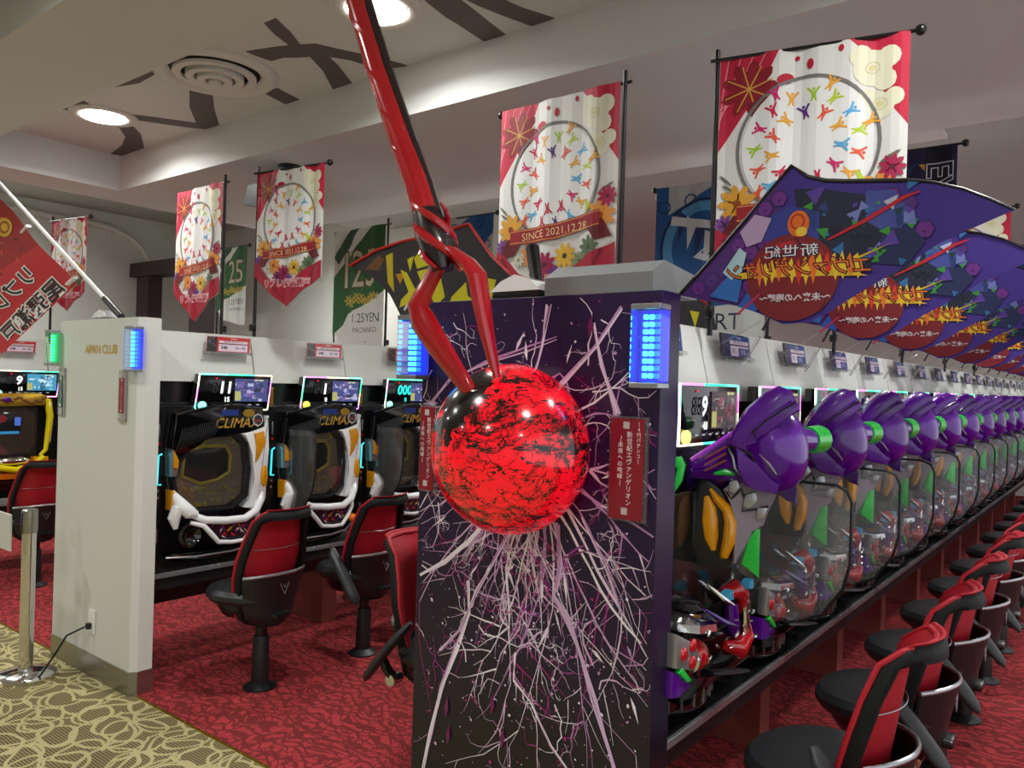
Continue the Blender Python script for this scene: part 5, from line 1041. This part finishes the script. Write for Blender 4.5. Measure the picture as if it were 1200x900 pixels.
# red flag on a white pole, seen from its back
t = thing('shop_flag', 'red shop flag with outlined black lettering hanging from a slanting white pole', 'flag', (-3.88, 1.86, 1.762))
P0, P1 = Vector((-3.88, 1.86, 1.762)), Vector((-5.66, 1.86, 2.726)); ed = Vector((-.935, 0, -.354))
dirv = (P1-P0); Lp = dirv.length; dirv.normalize(); nrm = Vector((-dirv.z, 0, dirv.x)) ; nrm = -nrm if nrm.z > 0 else nrm
MB().cyl((0, 0, 0), tuple(dirv*.2), .017, n=14).build('black_grip', 'black', t)
MB().cyl(tuple(dirv*.19), tuple(dirv*Lp), .0105, .010, 14).build('pole', 'polew', t)
fp = Print()   # u along pole from lower end, w away from it
Lf = 1.5
fp.rect(0, -1.06, Lf, 0, (206, 44, 54)); q = random.Random(3)
fp.poly([(.5, 0), (Lf, 0), (Lf, -1.0), (.9, -1.0), (.62, -.45), (.55, -.2)], (168, 34, 34))
for i in range(90): x, y = q.uniform(.58, 1.4), q.uniform(-.8, -.02); s = q.uniform(.02, .09); a = q.uniform(0, 6); fp.poly([(x, y), (x+s*math.cos(a), y+s*math.sin(a)), (x+s*.5*math.cos(a+.7), y+s*.5*math.sin(a+.7))] if x+s < Lf and y+s < 0 else [(x, y), (x+.01, y), (x, y-.01)], q.choice([(226, 90, 40), (120, 24, 28), (214, 60, 40), (150, 40, 30), (90, 30, 34), (240, 150, 60)]))
fp.ell(.95, -.17, .11, .09, (226, 180, 40), 20); fp.ring(.95, -.17, .07, .06, .02, (150, 60, 20), 20)
for k, ch in enumerate('尾張瀬戸'): fp.otext(ch, .095, -.205-.205*k, .2, (38, 40, 42), (244, 240, 236), .06, rot=-PI/2, bold=.02)
for k, ch in enumerate('リブレ'): fp.otext(ch, .36, -.30-.19*k, .19, (38, 40, 42), (244, 240, 236), .06, rot=-PI/2, bold=.02)
off = Vector((-4.394+3.88, 0, 1.952-1.762))
fp.build('flag_cloth', P_CLOTH, t, lambda u, w_, h: tuple(off + dirv*u + ed*(-w_) + Vector((0, -.002-h+rwave(u), 0))), [.05*i for i in range(31)])
for u in (.0, .70, 1.38):
    a = off+dirv*(u+.03)+Vector((.02, 0, .015)); MB().tube([tuple(a), tuple(a+ed*.085)], .016, 8, flat=.6).build('flag_loop', 'whitep', t)

# small fittings on the white end board
t = thing('lamp_fitting', 'small white lamp fitting on top of the white end board beside the flag grip', 'lamp fitting', (-4.05, 1.86, 1.75))
MB().bb(-.07, .05, -.03, .03, 0, .012, .003).build('plate', 'silver', t); MB().prism([(-.08, .012), (.07, .012), (.05, .035), (.0, .05), (-.05, .035)], -.03, .03, 'xz', .003).build('cover', 'pearl', t)

# ceiling projector behind banner
t = thing('ceiling_projector', 'grey projector hanging from the ceiling on a black mount behind a floral banner', 'projector', (-4.15, 3.0, 2.8))
MB().lathe([(.07, 0), (.07, -.012), (.03, -.02), (.018, -.03), (.018, -.08)]).build('mount_plate', 'black', t); MB().ell((0, 0, -.09), (.03, .03, .03)).build('ball_joint', 'black', t)
MB().prism([(-.26, -.24), (.04, -.3), (.04, -.12), (-.22, -.12)], -.15, .15, 'xz', .01).build('body', 'camgrey', t); MB().cyl((-.0, 0, -.08), (.0, 0, -.14), .02).build('bracket', 'black', t)

# barrier post
t = thing('barrier_post', 'polished steel barrier post on a round base beside the white end board', 'barrier post', (-4.20, 1.60, 0))
MB().lathe([(.135, 0), (.135, .016), (.125, .022), (.06, .03), (.033, .034)], n=48).build('base', 'chrome', t)
MB().lathe([(.031, .02), (.031, .80)], n=32).build('post', 'chrome', t); MB().lathe([(.033, .70), (.035, .71), (.035, .81), (.03, .815), (0, .815)], n=32).build('belt_head', 'steel', t)
MB().bb(-.006, .006, -.037, -.028, .70, .80).build('belt_slot', 'black', t, False); MB().bb(-.1, -.03, -.004, .004, .725, .79).build('belt', 'bluecloth', t, False)
s = tag(MB().bb(-4.52, -4.30, 1.55, 1.56, .60, .78, .002).build('notice_board', mat('speckled_notice', (205, 205, 195), .6, noise=.12, nscale=60), None, False), 'pale speckled notice plate hanging on the barrier belt at the left edge', 'notice')
